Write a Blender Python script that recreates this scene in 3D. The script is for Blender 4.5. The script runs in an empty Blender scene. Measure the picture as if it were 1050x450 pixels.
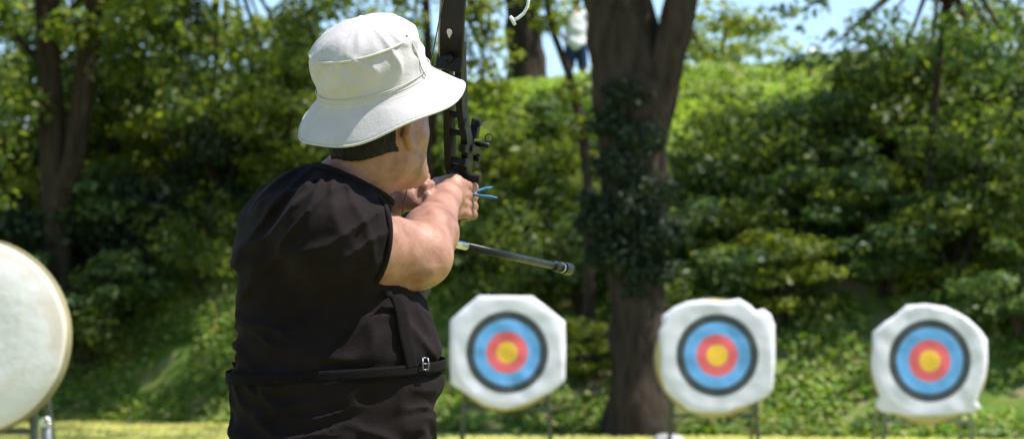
import bpy, bmesh, math, random
import numpy as np
from mathutils import Vector, Matrix, noise
R = math.radians
random.seed(7)
SC = bpy.context.scene
COL = SC.collection

# ------------------------------------------------------------------ camera, light, exposure
CAM_H, FPX, HOR = 1.07, 2500.0, 365.0
PITCH = math.atan((HOR - 225) / FPX)
cam = bpy.data.cameras.new('camera'); cam_o = bpy.data.objects.new('camera', cam); COL.objects.link(cam_o)
cam_o.location = (0, 0, CAM_H); cam_o.rotation_euler = (R(90) + PITCH, 0, 0)
cam.sensor_width = 36; cam.lens = FPX / 1050 * 36; cam.clip_start = .1; cam.clip_end = 3000
cam.dof.use_dof = True; cam.dof.focus_distance = 4.75; cam.dof.aperture_fstop = 6.0; cam.dof.aperture_blades = 7
SC.camera = cam_o
SUN_EL, SUN_AZ = 62, 98            # azimuth clockwise from +Y (the way the camera looks)
w = bpy.data.worlds.new('World'); SC.world = w; w.use_nodes = True
nt = w.node_tree; sky = nt.nodes.new('ShaderNodeTexSky'); sky.sky_type = 'NISHITA'; sky.sun_disc = False
sky.sun_elevation = R(SUN_EL); sky.sun_rotation = R(SUN_AZ); sky.air_density = 1.0; sky.dust_density = .15; sky.ozone_density = 3.2
nt.links.new(sky.outputs[0], nt.nodes['Background'].inputs[0]); nt.nodes['Background'].inputs[1].default_value = .12
sl = bpy.data.lights.new('sun', 'SUN'); sl.energy = 5.0; sl.angle = R(.55); sl.color = (1, .965, .91)
so = bpy.data.objects.new('sun', sl); COL.objects.link(so)
sd = Vector((math.cos(R(SUN_EL)) * math.sin(R(SUN_AZ)), math.cos(R(SUN_EL)) * math.cos(R(SUN_AZ)), math.sin(R(SUN_EL))))
so.rotation_euler = sd.to_track_quat('Z', 'Y').to_euler(); so.location = sd * 60
vs = SC.view_settings; vs.view_transform = 'Standard'; vs.look = 'None'; vs.exposure = .95; vs.gamma = 1; vs.use_curve_mapping = False

def P(px, py, D):                    # photograph pixel at world depth y = D
    cx, cz = (px - 525) / FPX, (225 - py) / FPX
    c, s = math.cos(PITCH), math.sin(PITCH)
    dy, dz = c - cz * s, s + cz * c
    k = D / dy
    return np.array((cx * k, D, CAM_H + dz * k))
def V(a): return Vector([float(q) for q in a])

# ------------------------------------------------------------------ materials
def mat(name, rough=.7, spec=.4):
    m = bpy.data.materials.new(name); m.use_nodes = True
    b = m.node_tree.nodes['Principled BSDF']; b.inputs['Roughness'].default_value = rough
    b.inputs['Specular IOR Level'].default_value = spec
    return m, m.node_tree, b
def N(t, kind, **kw):
    n = t.nodes.new(kind)
    for k, v in kw.items():
        if k in n.inputs: n.inputs[k].default_value = v
        else: setattr(n, k, v)
    return n
def ramp(t, fac, stops, interp='LINEAR'):
    r = t.nodes.new('ShaderNodeValToRGB'); r.color_ramp.interpolation = interp
    e = r.color_ramp.elements
    while len(e) < len(stops): e.new(.5)
    for q, (p, c) in zip(e, stops): q.position = p; q.color = (*c, 1)
    t.links.new(fac, r.inputs[0]); return r.outputs[0]
def noisetex(t, scale, detail=4, coord='Object', rough=.55, stretch=None, dist=0):
    tc = t.nodes.new('ShaderNodeTexCoord'); src = tc.outputs[coord]
    if stretch:
        mp = N(t, 'ShaderNodeMapping'); mp.inputs['Scale'].default_value = stretch; t.links.new(src, mp.inputs[0]); src = mp.outputs[0]
    n = N(t, 'ShaderNodeTexNoise', Scale=scale, Detail=detail, Roughness=rough, Distortion=dist); t.links.new(src, n.inputs['Vector'])
    return n.outputs['Fac']
def bump(t, b, h, strength=.3, dist=.01):
    n = N(t, 'ShaderNodeBump', Strength=strength, Distance=dist); t.links.new(h, n.inputs['Height']); t.links.new(n.outputs[0], b.inputs['Normal'])
def mixc(t, fac, a, b_, mode='MIX'):
    m = t.nodes.new('ShaderNodeMix'); m.data_type = 'RGBA'; m.blend_type = mode
    for s, v in ((m.inputs[0], fac), (m.inputs[6], a), (m.inputs[7], b_)):
        if hasattr(v, 'links'): t.links.new(v, s)
        else: s.default_value = v if isinstance(v, float) else (*v, 1)
    return m.outputs[2]
def noisy(name, c1, c2, scale, rough=.8, bs=.3, bd=.005, stretch=None, spec=.3, detail=5, lo=.35, hi=.65, coord='Object'):
    m, t, b = mat(name, rough, spec); n = noisetex(t, scale, detail, coord, .6, stretch)
    t.links.new(ramp(t, n, [(lo, c1), (hi, c2)]), b.inputs['Base Color'])
    if bs: bump(t, b, n, bs, bd)
    return m
def leaf_mat(name, cols, trans=.45, rough=.5):
    m, t, b = mat(name, rough, .35)
    g = t.nodes.new('ShaderNodeNewGeometry'); c0 = ramp(t, g.outputs['Random Per Island'], [(i / (len(cols) - 1), c) for i, c in enumerate(cols)])
    n = noisetex(t, .9, 2, 'Object'); v = ramp(t, n, [(.3, (.6, .65, .6)), (.7, (1.3, 1.25, 1.1))])
    c = mixc(t, 1.0, c0, v, 'MULTIPLY'); t.links.new(c, b.inputs['Base Color'])
    tr = t.nodes.new('ShaderNodeBsdfTranslucent'); ct = mixc(t, 1.0, c, (2.0, 2.1, .6), 'MULTIPLY'); t.links.new(ct, tr.inputs[0])
    mx = t.nodes.new('ShaderNodeMixShader'); mx.inputs[0].default_value = trans
    t.links.new(b.outputs[0], mx.inputs[1]); t.links.new(tr.outputs[0], mx.inputs[2]); t.links.new(mx.outputs[0], t.nodes['Material Output'].inputs[0])
    return m
M = {}
M['leaf'] = leaf_mat('leaf_mid_green', [(.04, .072, .016), (.075, .118, .022), (.13, .17, .036), (.24, .265, .07)])
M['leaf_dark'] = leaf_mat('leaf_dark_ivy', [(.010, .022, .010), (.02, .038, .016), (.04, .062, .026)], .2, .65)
M['leaf_yellow'] = leaf_mat('leaf_yellow_green', [(.08, .115, .018), (.16, .195, .03), (.28, .30, .06)])
M['leaf_blue'] = leaf_mat('leaf_cool_green', [(.035, .075, .02), (.065, .12, .032), (.11, .17, .055), (.19, .24, .11)], .35)
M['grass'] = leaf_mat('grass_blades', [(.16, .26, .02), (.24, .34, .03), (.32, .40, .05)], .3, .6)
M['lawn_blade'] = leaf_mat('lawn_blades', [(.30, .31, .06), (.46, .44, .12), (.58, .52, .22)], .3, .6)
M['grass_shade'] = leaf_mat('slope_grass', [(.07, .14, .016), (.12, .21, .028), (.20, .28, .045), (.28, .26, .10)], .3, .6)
M['bark'] = noisy('bark', (.018, .0135, .010), (.068, .052, .039), 3.2, .95, .9, .05, (3, 3, .5), .1, 8, .3, .7)
M['lawn'] = noisy('lawn_soil_grass', (.17, .20, .05), (.34, .32, .12), 2.2, .95, .3, .02, None, .1, 8, coord='Object')
M['slope'] = noisy('slope_soil', (.025, .045, .012), (.10, .12, .035), 1.1, .95, .6, .05, None, .1, 8)
def crest_patch():
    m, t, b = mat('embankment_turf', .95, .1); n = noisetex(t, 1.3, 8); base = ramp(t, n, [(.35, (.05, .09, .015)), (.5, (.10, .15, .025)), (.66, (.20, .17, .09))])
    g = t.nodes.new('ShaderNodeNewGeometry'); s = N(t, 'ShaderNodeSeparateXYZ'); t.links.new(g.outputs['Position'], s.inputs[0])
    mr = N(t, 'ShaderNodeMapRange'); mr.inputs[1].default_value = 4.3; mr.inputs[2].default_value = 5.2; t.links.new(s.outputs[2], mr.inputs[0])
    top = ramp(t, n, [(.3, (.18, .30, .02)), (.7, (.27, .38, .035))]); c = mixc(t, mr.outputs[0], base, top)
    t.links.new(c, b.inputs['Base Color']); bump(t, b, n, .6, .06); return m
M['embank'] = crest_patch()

# skin
m, t, b = mat('skin', .48, .4); n = noisetex(t, 28, 5); n2 = noisetex(t, 6, 3)
c = mixc(t, ramp(t, n2, [(.4, (0, 0, 0)), (.65, (1, 1, 1))]), (.20, .086, .05), (.34, .165, .105)); c = mixc(t, .5, c, ramp(t, n, [(.35, (.19, .08, .045)), (.62, (.42, .22, .15))]))
t.links.new(c, b.inputs['Base Color']); b.inputs['Subsurface Weight'].default_value = .08; b.inputs['Subsurface Radius'].default_value = (.012, .005, .003)
bump(t, b, noisetex(t, 120, 6, 'Object', .7), .45, .003); M['skin'] = m
# shirt
m, t, b = mat('shirt_black_cotton', .95, .15); n = noisetex(t, 9, 5)
t.links.new(ramp(t, n, [(.3, (.0060, .0038, .0036)), (.7, (.0115, .0076, .0072))]), b.inputs['Base Color'])
bump(t, b, noisetex(t, 110, 6, 'Object', .75), .5, .003); M['shirt'] = m
M['trousers'] = noisy('dark_trousers', (.008, .008, .009), (.016, .016, .018), 14, .9, .2, .002)
M['strap'] = noisy('black_webbing', (.0035, .0028, .0027), (.007, .0055, .0052), 200, .9, .4, .001, None, .1)
m, t, b = mat('hat_canvas', .9, .2); n = noisetex(t, 16, 5); t.links.new(ramp(t, n, [(.3, (.405, .38, .37)), (.7, (.475, .448, .437))]), b.inputs['Base Color'])
h1 = noisetex(t, 95, 6, 'Object', .75); bump(t, b, h1, .5, .003); b.inputs['Sheen Weight'].default_value = .1; M['hat'] = m
M['stitch'] = noisy('hat_stitching', (.44, .42, .37), (.52, .50, .45), 200, .9, 0)
M['hair'] = noisy('black_hair', (.004, .003, .0025), (.011, .008, .006), 90, .7, .8, .004, (1, 1, .25), .25)
M['shoe'] = noisy('shoe_leather', (.02, .02, .02), (.04, .04, .04), 20, .6, .2, .002)
M['eye'] = noisy('eye_white', (.6, .58, .55), (.7, .68, .66), 10, .2, 0)
M['tee_white'] = noisy('white_tee', (.68, .68, .68), (.78, .78, .78), 6, .9, .3, .01)
M['shorts'] = noisy('navy_shorts', (.012, .028, .08), (.02, .045, .12), 6, .9, .3, .01)
# bow
def metal(name, c, rough, met=0., spec=.5):
    m, t, b = mat(name, rough, spec); b.inputs['Metallic'].default_value = met; n = noisetex(t, 40, 3)
    t.links.new(ramp(t, n, [(.3, tuple(q * .8 for q in c)), (.7, c)]), b.inputs['Base Color'])
    t.links.new(ramp(t, n, [(.3, (rough * .8,) * 3), (.7, (rough * 1.2,) * 3)]), b.inputs['Roughness']); return m
M['blackmetal'] = metal('black_anodised_metal', (.005, .005, .0055), .5, 0., .25)
M['blackgloss'] = metal('black_gloss_limb', (.005, .0035, .0035), .35, 0., .3)
M['carbon'] = metal('black_carbon_tube', (.005, .005, .006), .4, 0., .22)
M['silver'] = metal('polished_steel', (.7, .7, .7), .22, 1.)
M['buckle'] = metal('dull_steel', (.22, .22, .22), .45, 1.)
M['tan_highlight'] = metal('limb_edge_highlight', (.30, .19, .10), .4)  # highlight along the limb edge, put into the colour
M['whiteprint'] = metal('white_print', (.6, .52, .5), .5)
M['blue_cord'] = noisy('blue_cord', (.02, .10, .24), (.04, .17, .36), 300, .7, .4, .001)
M['string'] = metal('bow_string', (.04, .035, .03), .6)
M['whitewire'] = metal('white_enamel', (.72, .74, .72), .35)
M['stand'] = metal('grey_painted_steel', (.07, .085, .08), .5)
M['stand_light'] = metal('pale_galvanised_steel', (.22, .26, .25), .45, .3)
M['rubber'] = metal('dark_rubber', (.02, .02, .02), .8)
# target butt: layered foam / straw
def butt_mat(name, a, b2, c3):
    m, t, b = mat(name, .95, .1); n = noisetex(t, 3.0, 8); n2 = noisetex(t, 60, 3, 'Object', .6, (1, 1, .08))
    c = ramp(t, n, [(.3, a), (.62, b2), (.78, c3)]); t.links.new(c, b.inputs['Base Color']); bump(t, b, n2, .5, .01); return m
M['butt'] = butt_mat('straw_butt', (.48, .38, .16), (.55, .46, .24), (.40, .28, .12))
M['butt_side'] = butt_mat('butt_rim_band', (.20, .18, .09), (.32, .28, .16), (.14, .12, .06))
def cream():
    m, t, b = mat('weathered_cream_foam', .9, .15); n = noisetex(t, 2.4, 8, 'Object', .6, None, .6); n2 = noisetex(t, 14, 5)
    c = ramp(t, n, [(.32, (.66, .62, .58)), (.52, (.73, .70, .68)), (.70, (.62, .54, .46))])
    tc = t.nodes.new('ShaderNodeTexCoord'); ln = N(t, 'ShaderNodeVectorMath', operation='LENGTH'); mp = N(t, 'ShaderNodeMapping'); mp.inputs['Scale'].default_value = (1, 0, 1)
    t.links.new(tc.outputs['Object'], mp.inputs[0]); t.links.new(mp.outputs[0], ln.inputs[0])
    ad = N(t, 'ShaderNodeMath', operation='MULTIPLY_ADD'); ad.inputs[1].default_value = .16; t.links.new(n, ad.inputs[0]); t.links.new(ln.outputs['Value'], ad.inputs[2])
    e = ramp(t, ad.outputs[0], [(.62, (0, 0, 0)), (.74, (1, 1, 1))]); c = mixc(t, e, c, (.60, .53, .45)); t.links.new(c, b.inputs['Base Color'])
    bump(t, b, n2, .4, .012); return m
M['cream'] = cream()
def face_mat():
    m, t, b = mat('printed_target_paper', .75, .2); tc = t.nodes.new('ShaderNodeTexCoord'); mp = N(t, 'ShaderNodeMapping'); mp.inputs['Scale'].default_value = (1, 0, 1)
    ln = N(t, 'ShaderNodeVectorMath', operation='LENGTH'); t.links.new(tc.outputs['Object'], mp.inputs[0]); t.links.new(mp.outputs[0], ln.inputs[0])
    W_, K_, B_, R_, G_ = (.76, .74, .79), (.07, .08, .085), (.17, .43, .80), (.85, .16, .17), (.98, .58, .07)
    u = .122; l = .003; st = [(0, G_)]
    st += [(u * .5 - l, tuple(q * .8 for q in G_)), (u * .5, G_), (u, R_), (u * 1.5 - l, (.55, .08, .09)), (u * 1.5, R_), (u * 2, B_), (u * 2.65 - l, (.08, .3, .55)), (u * 2.65, B_), (u * 3.2, K_), (u * 4.0, W_)]
    c = ramp(t, ln.outputs['Value'], st, 'CONSTANT')
    g = ramp(t, noisetex(t, 5, 7), [(.35, (.93, .93, .95)), (.7, (1, 1, 1))]); c = mixc(t, 1.0, c, g, 'MULTIPLY')
    v = t.nodes.new('ShaderNodeTexVoronoi'); v.inputs['Scale'].default_value = 26; t.links.new(tc.outputs['Object'], v.inputs['Vector'])
    hl = ramp(t, v.outputs['Distance'], [(0, (1, 1, 1)), (.09, (1, 1, 1)), (.11, (0, 0, 0))]); msk = ramp(t, noisetex(t, 2.5, 3), [(.5, (0, 0, 0)), (.56, (.8, .8, .8))])
    hm = mixc(t, 1.0, hl, msk, 'MULTIPLY'); c = mixc(t, hm, c, (.25, .22, .18)); t.links.new(c, b.inputs['Base Color'])
    bump(t, b, noisetex(t, 7, 3), .25, .02); return m
M['face'] = face_mat()

# ------------------------------------------------------------------ object helpers
def link(name, me, m=None, parent=None, loc=None):
    o = bpy.data.objects.new(name, me); COL.objects.link(o)
    if m is not None: me.materials.append(m)
    if parent is not None: o.parent = parent; o.matrix_parent_inverse = Matrix.Translation(-parent.location) if parent.get('wspace') else Matrix()
    if loc is not None: o.location = loc
    return o
def tag(o, label, cat, group=None, kind=None):
    if label: o['label'] = label
    if cat: o['category'] = cat
    if group: o['group'] = group
    if kind: o['kind'] = kind
    return o
def empty(name, loc, label, cat, group=None):
    o = bpy.data.objects.new(name, None); COL.objects.link(o); o.location = loc; o.empty_display_size = .1
    return tag(o, label, cat, group)
def mesh_np(name, verts, faces, smooth=True):
    me = bpy.data.meshes.new(name); verts = np.asarray(verts, dtype=np.float32); faces = np.asarray(faces, dtype=np.int32)
    k = faces.shape[1]; me.vertices.add(len(verts)); me.vertices.foreach_set('co', verts.ravel())
    me.loops.add(faces.size); me.loops.foreach_set('vertex_index', faces.ravel())
    me.polygons.add(len(faces)); me.polygons.foreach_set('loop_start', np.arange(0, faces.size, k, dtype=np.int32))
    me.update(calc_edges=True); me.validate()
    if smooth: me.polygons.foreach_set('use_smooth', np.ones(len(me.polygons), dtype=bool))
    return me
def bm_mesh(name, bm, smooth=True, angle=None):
    bmesh.ops.recalc_face_normals(bm, faces=bm.faces); me = bpy.data.meshes.new(name); bm.to_mesh(me); bm.free()
    if smooth:
        me.polygons.foreach_set('use_smooth', [True] * len(me.polygons))
        if angle: me.set_sharp_from_angle(angle=R(angle))
    return me
def frame_of(d):
    d = d.normalized(); up = Vector((0, 0, 1)) if abs(d.z) < .9 else Vector((1, 0, 0)); s = d.cross(up).normalized(); return s, s.cross(d).normalized()
def tube(bm, pts, rad, n=10, cap=True, flat=None):
    pts = [V(p) for p in pts]; rad = rad if hasattr(rad, '__len__') else [rad] * len(pts); rings = []; s0 = None
    for i, p in enumerate(pts):
        d = (pts[min(i + 1, len(pts) - 1)] - pts[max(i - 1, 0)]).normalized()
        if s0 is None: s, u = frame_of(d)
        else: s = (s0 - d * s0.dot(d)).normalized(); u = s.cross(d).normalized()
        s0 = s
        rings.append([bm.verts.new(p + (s * math.cos(a) + u * math.sin(a) * (flat or 1)) * rad[i]) for a in [2 * math.pi * k / n for k in range(n)]])
    for a, b in zip(rings, rings[1:]):
        for k in range(n): bm.faces.new((a[k], a[(k + 1) % n], b[(k + 1) % n], b[k]))
    if cap: bm.faces.new(rings[0][::-1]); bm.faces.new(rings[-1])
def box(bm, c, ax, half, bevel=0):
    c = V(c); ax = [V(a) for a in ax]; vs_ = []
    for i in (-1, 1):
        for j in (-1, 1):
            for k in (-1, 1): vs_.append(bm.verts.new(c + ax[0] * i * half[0] + ax[1] * j * half[1] + ax[2] * k * half[2]))
    fs = [bm.faces.new([vs_[q] for q in f]) for f in ((0, 1, 3, 2), (4, 6, 7, 5), (0, 4, 5, 1), (2, 3, 7, 6), (0, 2, 6, 4), (1, 5, 7, 3))]
    if bevel:
        es = list({e for f in fs for e in f.edges}); bmesh.ops.bevel(bm, geom=es, offset=bevel, segments=2, affect='EDGES', profile=.6)

# ------------------------------------------------------------------ implicit surfaces for bodies and clothes
def seg(a, b, ra, rb, k=.02):
    a = np.array(a, float); b = np.array(b, float); ba = b - a; L2 = ba @ ba
    def f(p):
        h = np.clip(((p - a) @ ba) / L2, 0, 1); return np.linalg.norm(p - a - h[:, None] * ba, axis=1) - (ra + (rb - ra) * h)
    return f, k
def ell(c, r, rot=None, k=.02):
    c = np.array(c, float); r = np.array(r, float); Rm = np.eye(3) if rot is None else np.array(rot)
    def f(p):
        q = (p - c) @ Rm.T if rot is not None else p - c
        k0 = np.linalg.norm(q / r, axis=1); k1 = np.linalg.norm(q / (r * r), axis=1) + 1e-9; return k0 * (k0 - 1) / k1
    return f, k
def union(prims):
    def f(p):
        d = prims[0][0](p)
        for g, k in prims[1:]:
            e = g(p); h = np.clip(.5 + .5 * (e - d) / k, 0, 1); d = e * (1 - h) + d * h - k * h * (1 - h)
        return d
    return f
def yaw(az):                         # rows: right, forward, up for a figure facing azimuth az (from +Y, clockwise)
    a = R(az); return np.array(((math.cos(a), -math.sin(a), 0), (math.sin(a), math.cos(a), 0), (0, 0, 1)))
def extract(f, lo, hi, h, iters=4, margin=5):
    lo = np.array(lo); hi = np.array(hi); n = np.ceil((hi - lo) / h).astype(int) + 1
    c = 5; nc = np.ceil(n / c).astype(int) + 1
    g = np.stack(np.meshgrid(*[np.arange(q) for q in nc], indexing='ij'), -1).reshape(-1, 3)
    dc = f(lo + g * h * c + h * c / 2)
    act = g[np.abs(dc) < h * c * 1.6 + .012]
    F = np.full(n + 0, 1e3, dtype=np.float32)
    big = np.zeros(nc, dtype=np.float32); big[tuple(g.T)] = dc
    F = np.repeat(np.repeat(np.repeat(big, c, 0), c, 1), c, 2)
    off = np.stack(np.meshgrid(*[np.arange(c)] * 3, indexing='ij'), -1).reshape(-1, 3)
    idx = (act[:, None, :] * c + off[None]).reshape(-1, 3)
    for s in range(0, len(idx), 400000):
        q = idx[s:s + 400000]; F[tuple(q.T)] = f(lo + q * h)
    S = F < 0
    A = S[:-1, :-1, :-1]; cnt = np.zeros(A.shape, dtype=np.int8)
    for i in (0, 1):
        for j in (0, 1):
            for k in (0, 1): cnt += S[i:S.shape[0] - 1 + i, j:S.shape[1] - 1 + j, k:S.shape[2] - 1 + k]
    cells = np.argwhere((cnt > 0) & (cnt < 8)); ids = np.full(A.shape, -1, dtype=np.int64); ids[tuple(cells.T)] = np.arange(len(cells))
    v = lo + (cells + .5) * h; quads = []
    for ax in range(3):
        a0 = [slice(1, -1)] * 3; a1 = [slice(1, -1)] * 3; a0[ax] = slice(0, -1); a1[ax] = slice(1, None)
        e0 = S[tuple(a0)]; e1 = S[tuple(a1)]; ed = np.argwhere(e0 != e1); inside = e0[tuple(ed.T)]
        base = ed + 1; base[:, ax] -= 1; o1, o2 = [q for q in range(3) if q != ax]
        def cid(d1, d2):
            q = base.copy(); q[:, o1] -= d1; q[:, o2] -= d2; q = np.minimum(q, np.array(ids.shape) - 1); return ids[tuple(q.T)]
        Q = np.stack((cid(1, 1), cid(0, 1), cid(0, 0), cid(1, 0)), 1)
        fl = inside if ax != 1 else ~inside; Q[~fl] = Q[~fl][:, ::-1]; quads.append(Q)
    Q = np.concatenate(quads); Q = Q[(Q >= 0).all(1)]
    for it in range(iters): v = project(f, v, h)
    return v, Q
def grad(f, v, e=.0015):
    g = np.empty_like(v)
    for a in range(3):
        dv = np.zeros(3); dv[a] = e; g[:, a] = (f(v + dv) - f(v - dv)) / (2 * e)
    return g
def project(f, v, lim, iso=0.):
    d = f(v) - iso; g = grad(f, v); gn = (g * g).sum(1) + 1e-6; st = g * (d / gn)[:, None]
    L = np.linalg.norm(st, axis=1); st *= np.minimum(1, lim / (L + 1e-9))[:, None]; return v - st
def lap(v, Q, n=1, w_=.5):           # light smoothing
    E = np.concatenate([Q[:, [i, (i + 1) % 4]] for i in range(4)]); deg = np.bincount(E.ravel(), minlength=len(v)).astype(float)[:, None] + 1e-9
    for _ in range(n):
        s = np.zeros_like(v)
        for a in range(3): s[:, a] = np.bincount(E[:, 0], v[E[:, 1], a], len(v)) + np.bincount(E[:, 1], v[E[:, 0], a], len(v))
        v = v * (1 - w_) + s / deg * w_
    return v
VR = np.array(Matrix.Rotation(.7, 3, 'X') @ Matrix.Rotation(.6, 3, 'Y') @ Matrix.Rotation(.5, 3, 'Z'))
def vnoise(p, s, seed=0):            # cheap smooth value noise, numpy
    q = p @ VR * s + seed * 17.3; i = np.floor(q).astype(np.int64); f = q - i; f = f * f * f * (f * (f * 6 - 15) + 10); out = 0
    def hsh(a): 
        x = (a[:, 0] * 73856093) ^ (a[:, 1] * 19349663) ^ (a[:, 2] * 83492791) ^ (seed * 7919); x = (x ^ (x >> 13)) * 1274126177; return ((x ^ (x >> 16)) & 0xffff) / 65535.0
    for a in (0, 1):
        for b_ in (0, 1):
            for c in (0, 1):
                wt = (f[:, 0] if a else 1 - f[:, 0]) * (f[:, 1] if b_ else 1 - f[:, 1]) * (f[:, 2] if c else 1 - f[:, 2]); out = out + wt * hsh(i + np.array((a, b_, c)))
    return out

# ------------------------------------------------------------------ terrain
BX = [-60, -9, -6.8, -4.4, -1.2, 3.6, 8, 60]; BY = [43, 40.5, 40, 38.6, 34.2, 32.5, 30.5, 26]
CX = [-60, -9, -3, 2, 8, 60]; CZ = [5.3, 5.3, 5.7, 6.15, 6.3, 6.3]
def height(x, y):
    x = np.asarray(x, float); y = np.asarray(y, float); yb = np.interp(x, BX, BY); cz = np.interp(x, CX, CZ); yc = 43.5 + 0 * x
    yc = np.maximum(yc, yb + 5); t = np.clip((y - yb) / (yc - yb), 0, 1); z = cz * (t * .82 + .18 * t * t * (3 - 2 * t)) 
    z = z - .35 * np.clip((y - yc) / 3, 0, 1) - .03 * np.clip(y - yc - 3, 0, 60)
    p = np.stack((x, y, 0 * x), -1).reshape(-1, 3); nz = (vnoise(p, .6, 3) - .5) * .5 + (vnoise(p, 1.9, 4) - .5) * .16
    return z + nz.reshape(x.shape) * np.clip((y - yb) / 1.5, 0, 1) * (1 - .6 * (t > .95)) - .03 * (y < yb)
def sheet(name, xs, ys, fn, m):
    X, Y = np.meshgrid(xs, ys, indexing='ij'); Z = fn(X, Y); v = np.stack((X, Y, Z), -1).reshape(-1, 3); ny = len(ys)
    i, j = np.meshgrid(np.arange(len(xs) - 1), np.arange(ny - 1), indexing='ij'); a = (i * ny + j).ravel()
    return link(name, mesh_np(name, v, np.stack((a, a + ny, a + ny + 1, a + 1), 1)), m)
lx = np.concatenate((np.linspace(-900, -40, 12), np.linspace(-30, 30, 61), np.linspace(40, 900, 12)))
ly = np.concatenate((np.linspace(-300, -10, 8), np.linspace(-5, 45, 60), np.linspace(60, 1500, 12)))
tag(sheet('lawn', lx, ly, lambda x, y: -np.clip(y - 46, 0, 1e4) * .004, M['lawn']), None, None, kind='structure')
ex = np.concatenate((np.linspace(-60, -14, 24), np.linspace(-13, 13, 131), np.linspace(14, 60, 24)))
ey = np.concatenate((np.linspace(26, 50, 121), np.linspace(52, 110, 30)))
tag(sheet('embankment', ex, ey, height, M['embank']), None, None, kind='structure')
def G0(px, D): x = (px - 525) / FPX * D; return np.array((x, D, float(height(np.array([x]), np.array([D]))[0])))

# ------------------------------------------------------------------ foliage
rng = np.random.default_rng(5)
def leafmesh(name, pos, nrm, size, aspect=.5):
    n = len(pos); nrm = nrm / (np.linalg.norm(nrm, axis=1)[:, None] + 1e-9); t_ = rng.normal(size=(n, 3)); t_ -= nrm * (t_ * nrm).sum(1)[:, None]; t_ /= np.linalg.norm(t_, axis=1)[:, None] + 1e-9
    s = np.cross(nrm, t_); L = (size * rng.uniform(.6, 1.4, n))[:, None]
    a = pos - t_ * L * .5; c = pos + t_ * L * .5; m1 = pos + s * L * aspect * .5 + nrm * L * .12 - t_ * L * .08; m2 = pos - s * L * aspect * .5 + nrm * L * .12 - t_ * L * .08
    v = np.stack((a, m1, c, m2), 1).reshape(-1, 3); q = np.arange(n)[:, None] * 4 + np.array((0, 1, 2, 3)); return mesh_np(name, v, q, False)
def cloud(centers, radii, n, size, up=.5, flat=.7):
    k = rng.integers(0, len(centers), n) if True else 0
    wts = radii ** 2; k = rng.choice(len(centers), n, p=wts / wts.sum()); d = rng.normal(size=(n, 3)); d /= np.linalg.norm(d, axis=1)[:, None]
    r = rng.uniform(.25, 1, n) ** .6; pos = centers[k] + d * (radii[k] * r)[:, None] * np.array((1, 1, flat))
    nr = d * .6 + np.array((0, 0, up)) + rng.normal(size=(n, 3)) * .45; return pos, nr
def blob_centers(rx, ry, rz, cz, n, r0, r1, low=-1.):
    out = []
    while len(out) < n:
        d = rng.normal(size=3); d /= np.linalg.norm(d)
        if d[2] < low: continue
        out.append(d * rng.uniform(.35, 1) ** .5 * np.array((rx, ry, rz)) + np.array((0, 0, cz)))
    return np.array(out), rng.uniform(r0, r1, n)
def bark_tube(bm, pts, rad, n=12, rough=.12):
    pts = [V(p) for p in pts]; fine = []; fr = []
    for i in range(len(pts) - 1):
        for k in range(4): f = k / 4; fine.append(pts[i].lerp(pts[i + 1], f)); fr.append(rad[i] * (1 - f) + rad[i + 1] * f)
    fine.append(pts[-1]); fr.append(rad[-1]); i0 = len(bm.verts)
    tube(bm, fine, fr, n); bm.verts.ensure_lookup_table()
    for i, p in enumerate(fine):
        for k in range(n):
            v = bm.verts[i0 + i * n + k]; d = v.co - p; q = noise.noise(Vector((k * 1.1 % n * .9, i * .35, pts[0].x * 3))) + .6 * noise.noise(v.co * 4)
            v.co = p + d * (1 + rough * q * 1.6)
def limbs(trunk_pts, n, length, r, seed, zmin=.4):
    rd = random.Random(seed); out = []
    for i in range(n):
        f = zmin + (1 - zmin) * rd.random(); k = f * (len(trunk_pts) - 1); a = int(min(k, len(trunk_pts) - 2)); p = V(trunk_pts[a]).lerp(V(trunk_pts[a + 1]), k - a)
        az = rd.random() * 6.28; d = Vector((math.cos(az), math.sin(az), rd.uniform(.2, .9))); L = length * rd.uniform(.6, 1.2)
        mid = p + d * L * .5 + Vector((rd.uniform(-.2, .2), rd.uniform(-.2, .2), .1)) * L * .4; e = p + d * L
        out.append(([p, mid, e], [r, r * .6, r * .2]))
    return out
def tree(name, base, trunk, rad, crown, leafm, label, cat='tree', group=None, nl=9000, size=.16, extra=(), nlimb=8, limbL=2., limbr=.07, seed=1, crown_name='crown', zmin=.4, flat=.7):
    root = empty(name, V(base), label, cat, group); bm = bmesh.new(); bark_tube(bm, trunk, rad, 14)
    for pts, rr in extra: bark_tube(bm, pts, rr, 10)
    for pts, rr in limbs(trunk, nlimb, limbL, limbr, seed, zmin): bark_tube(bm, pts, rr, 7)
    link('trunk', bm_mesh('trunk', bm), M['bark'], root)
    c, r = crown; pos, nr = cloud(c, r, nl, size, flat=flat); link(crown_name, leafmesh('crown', pos, nr, size), M[leafm], root)
    return root

# proto shrubs, copied with own labels
def shrub_proto(h, wd, nl, size, leafm, seed, clumps=26, name='shrub', layered=False):
    root = bpy.data.objects.new(name, None); COL.objects.link(root); root.empty_display_size = .1
    rd = random.Random(seed); bm = bmesh.new(); tips = []
    for i in range(5):
        az = rd.random() * 6.28; e = Vector((math.cos(az) * wd * .5, math.sin(az) * wd * .5, h * rd.uniform(.6, .95))); m_ = Vector((e.x * .35, e.y * .35, e.z * .5))
        bark_tube(bm, [(e.x * .05, e.y * .05, -.15), m_, e], [.05, .035, .01], 6)
    link('stem', bm_mesh('stem', bm), M['bark'], root)
    c, r = blob_centers(wd * .9, wd * .9, h * .48, h * .55, clumps, .18 * h, .34 * h); pos, nr = cloud(c, r, nl, size, flat=.35 if layered else .6, up=.9 if layered else .5)
    link('foliage', leafmesh('foliage', pos, nr, size), M[leafm], root); return root
used = set()
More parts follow.
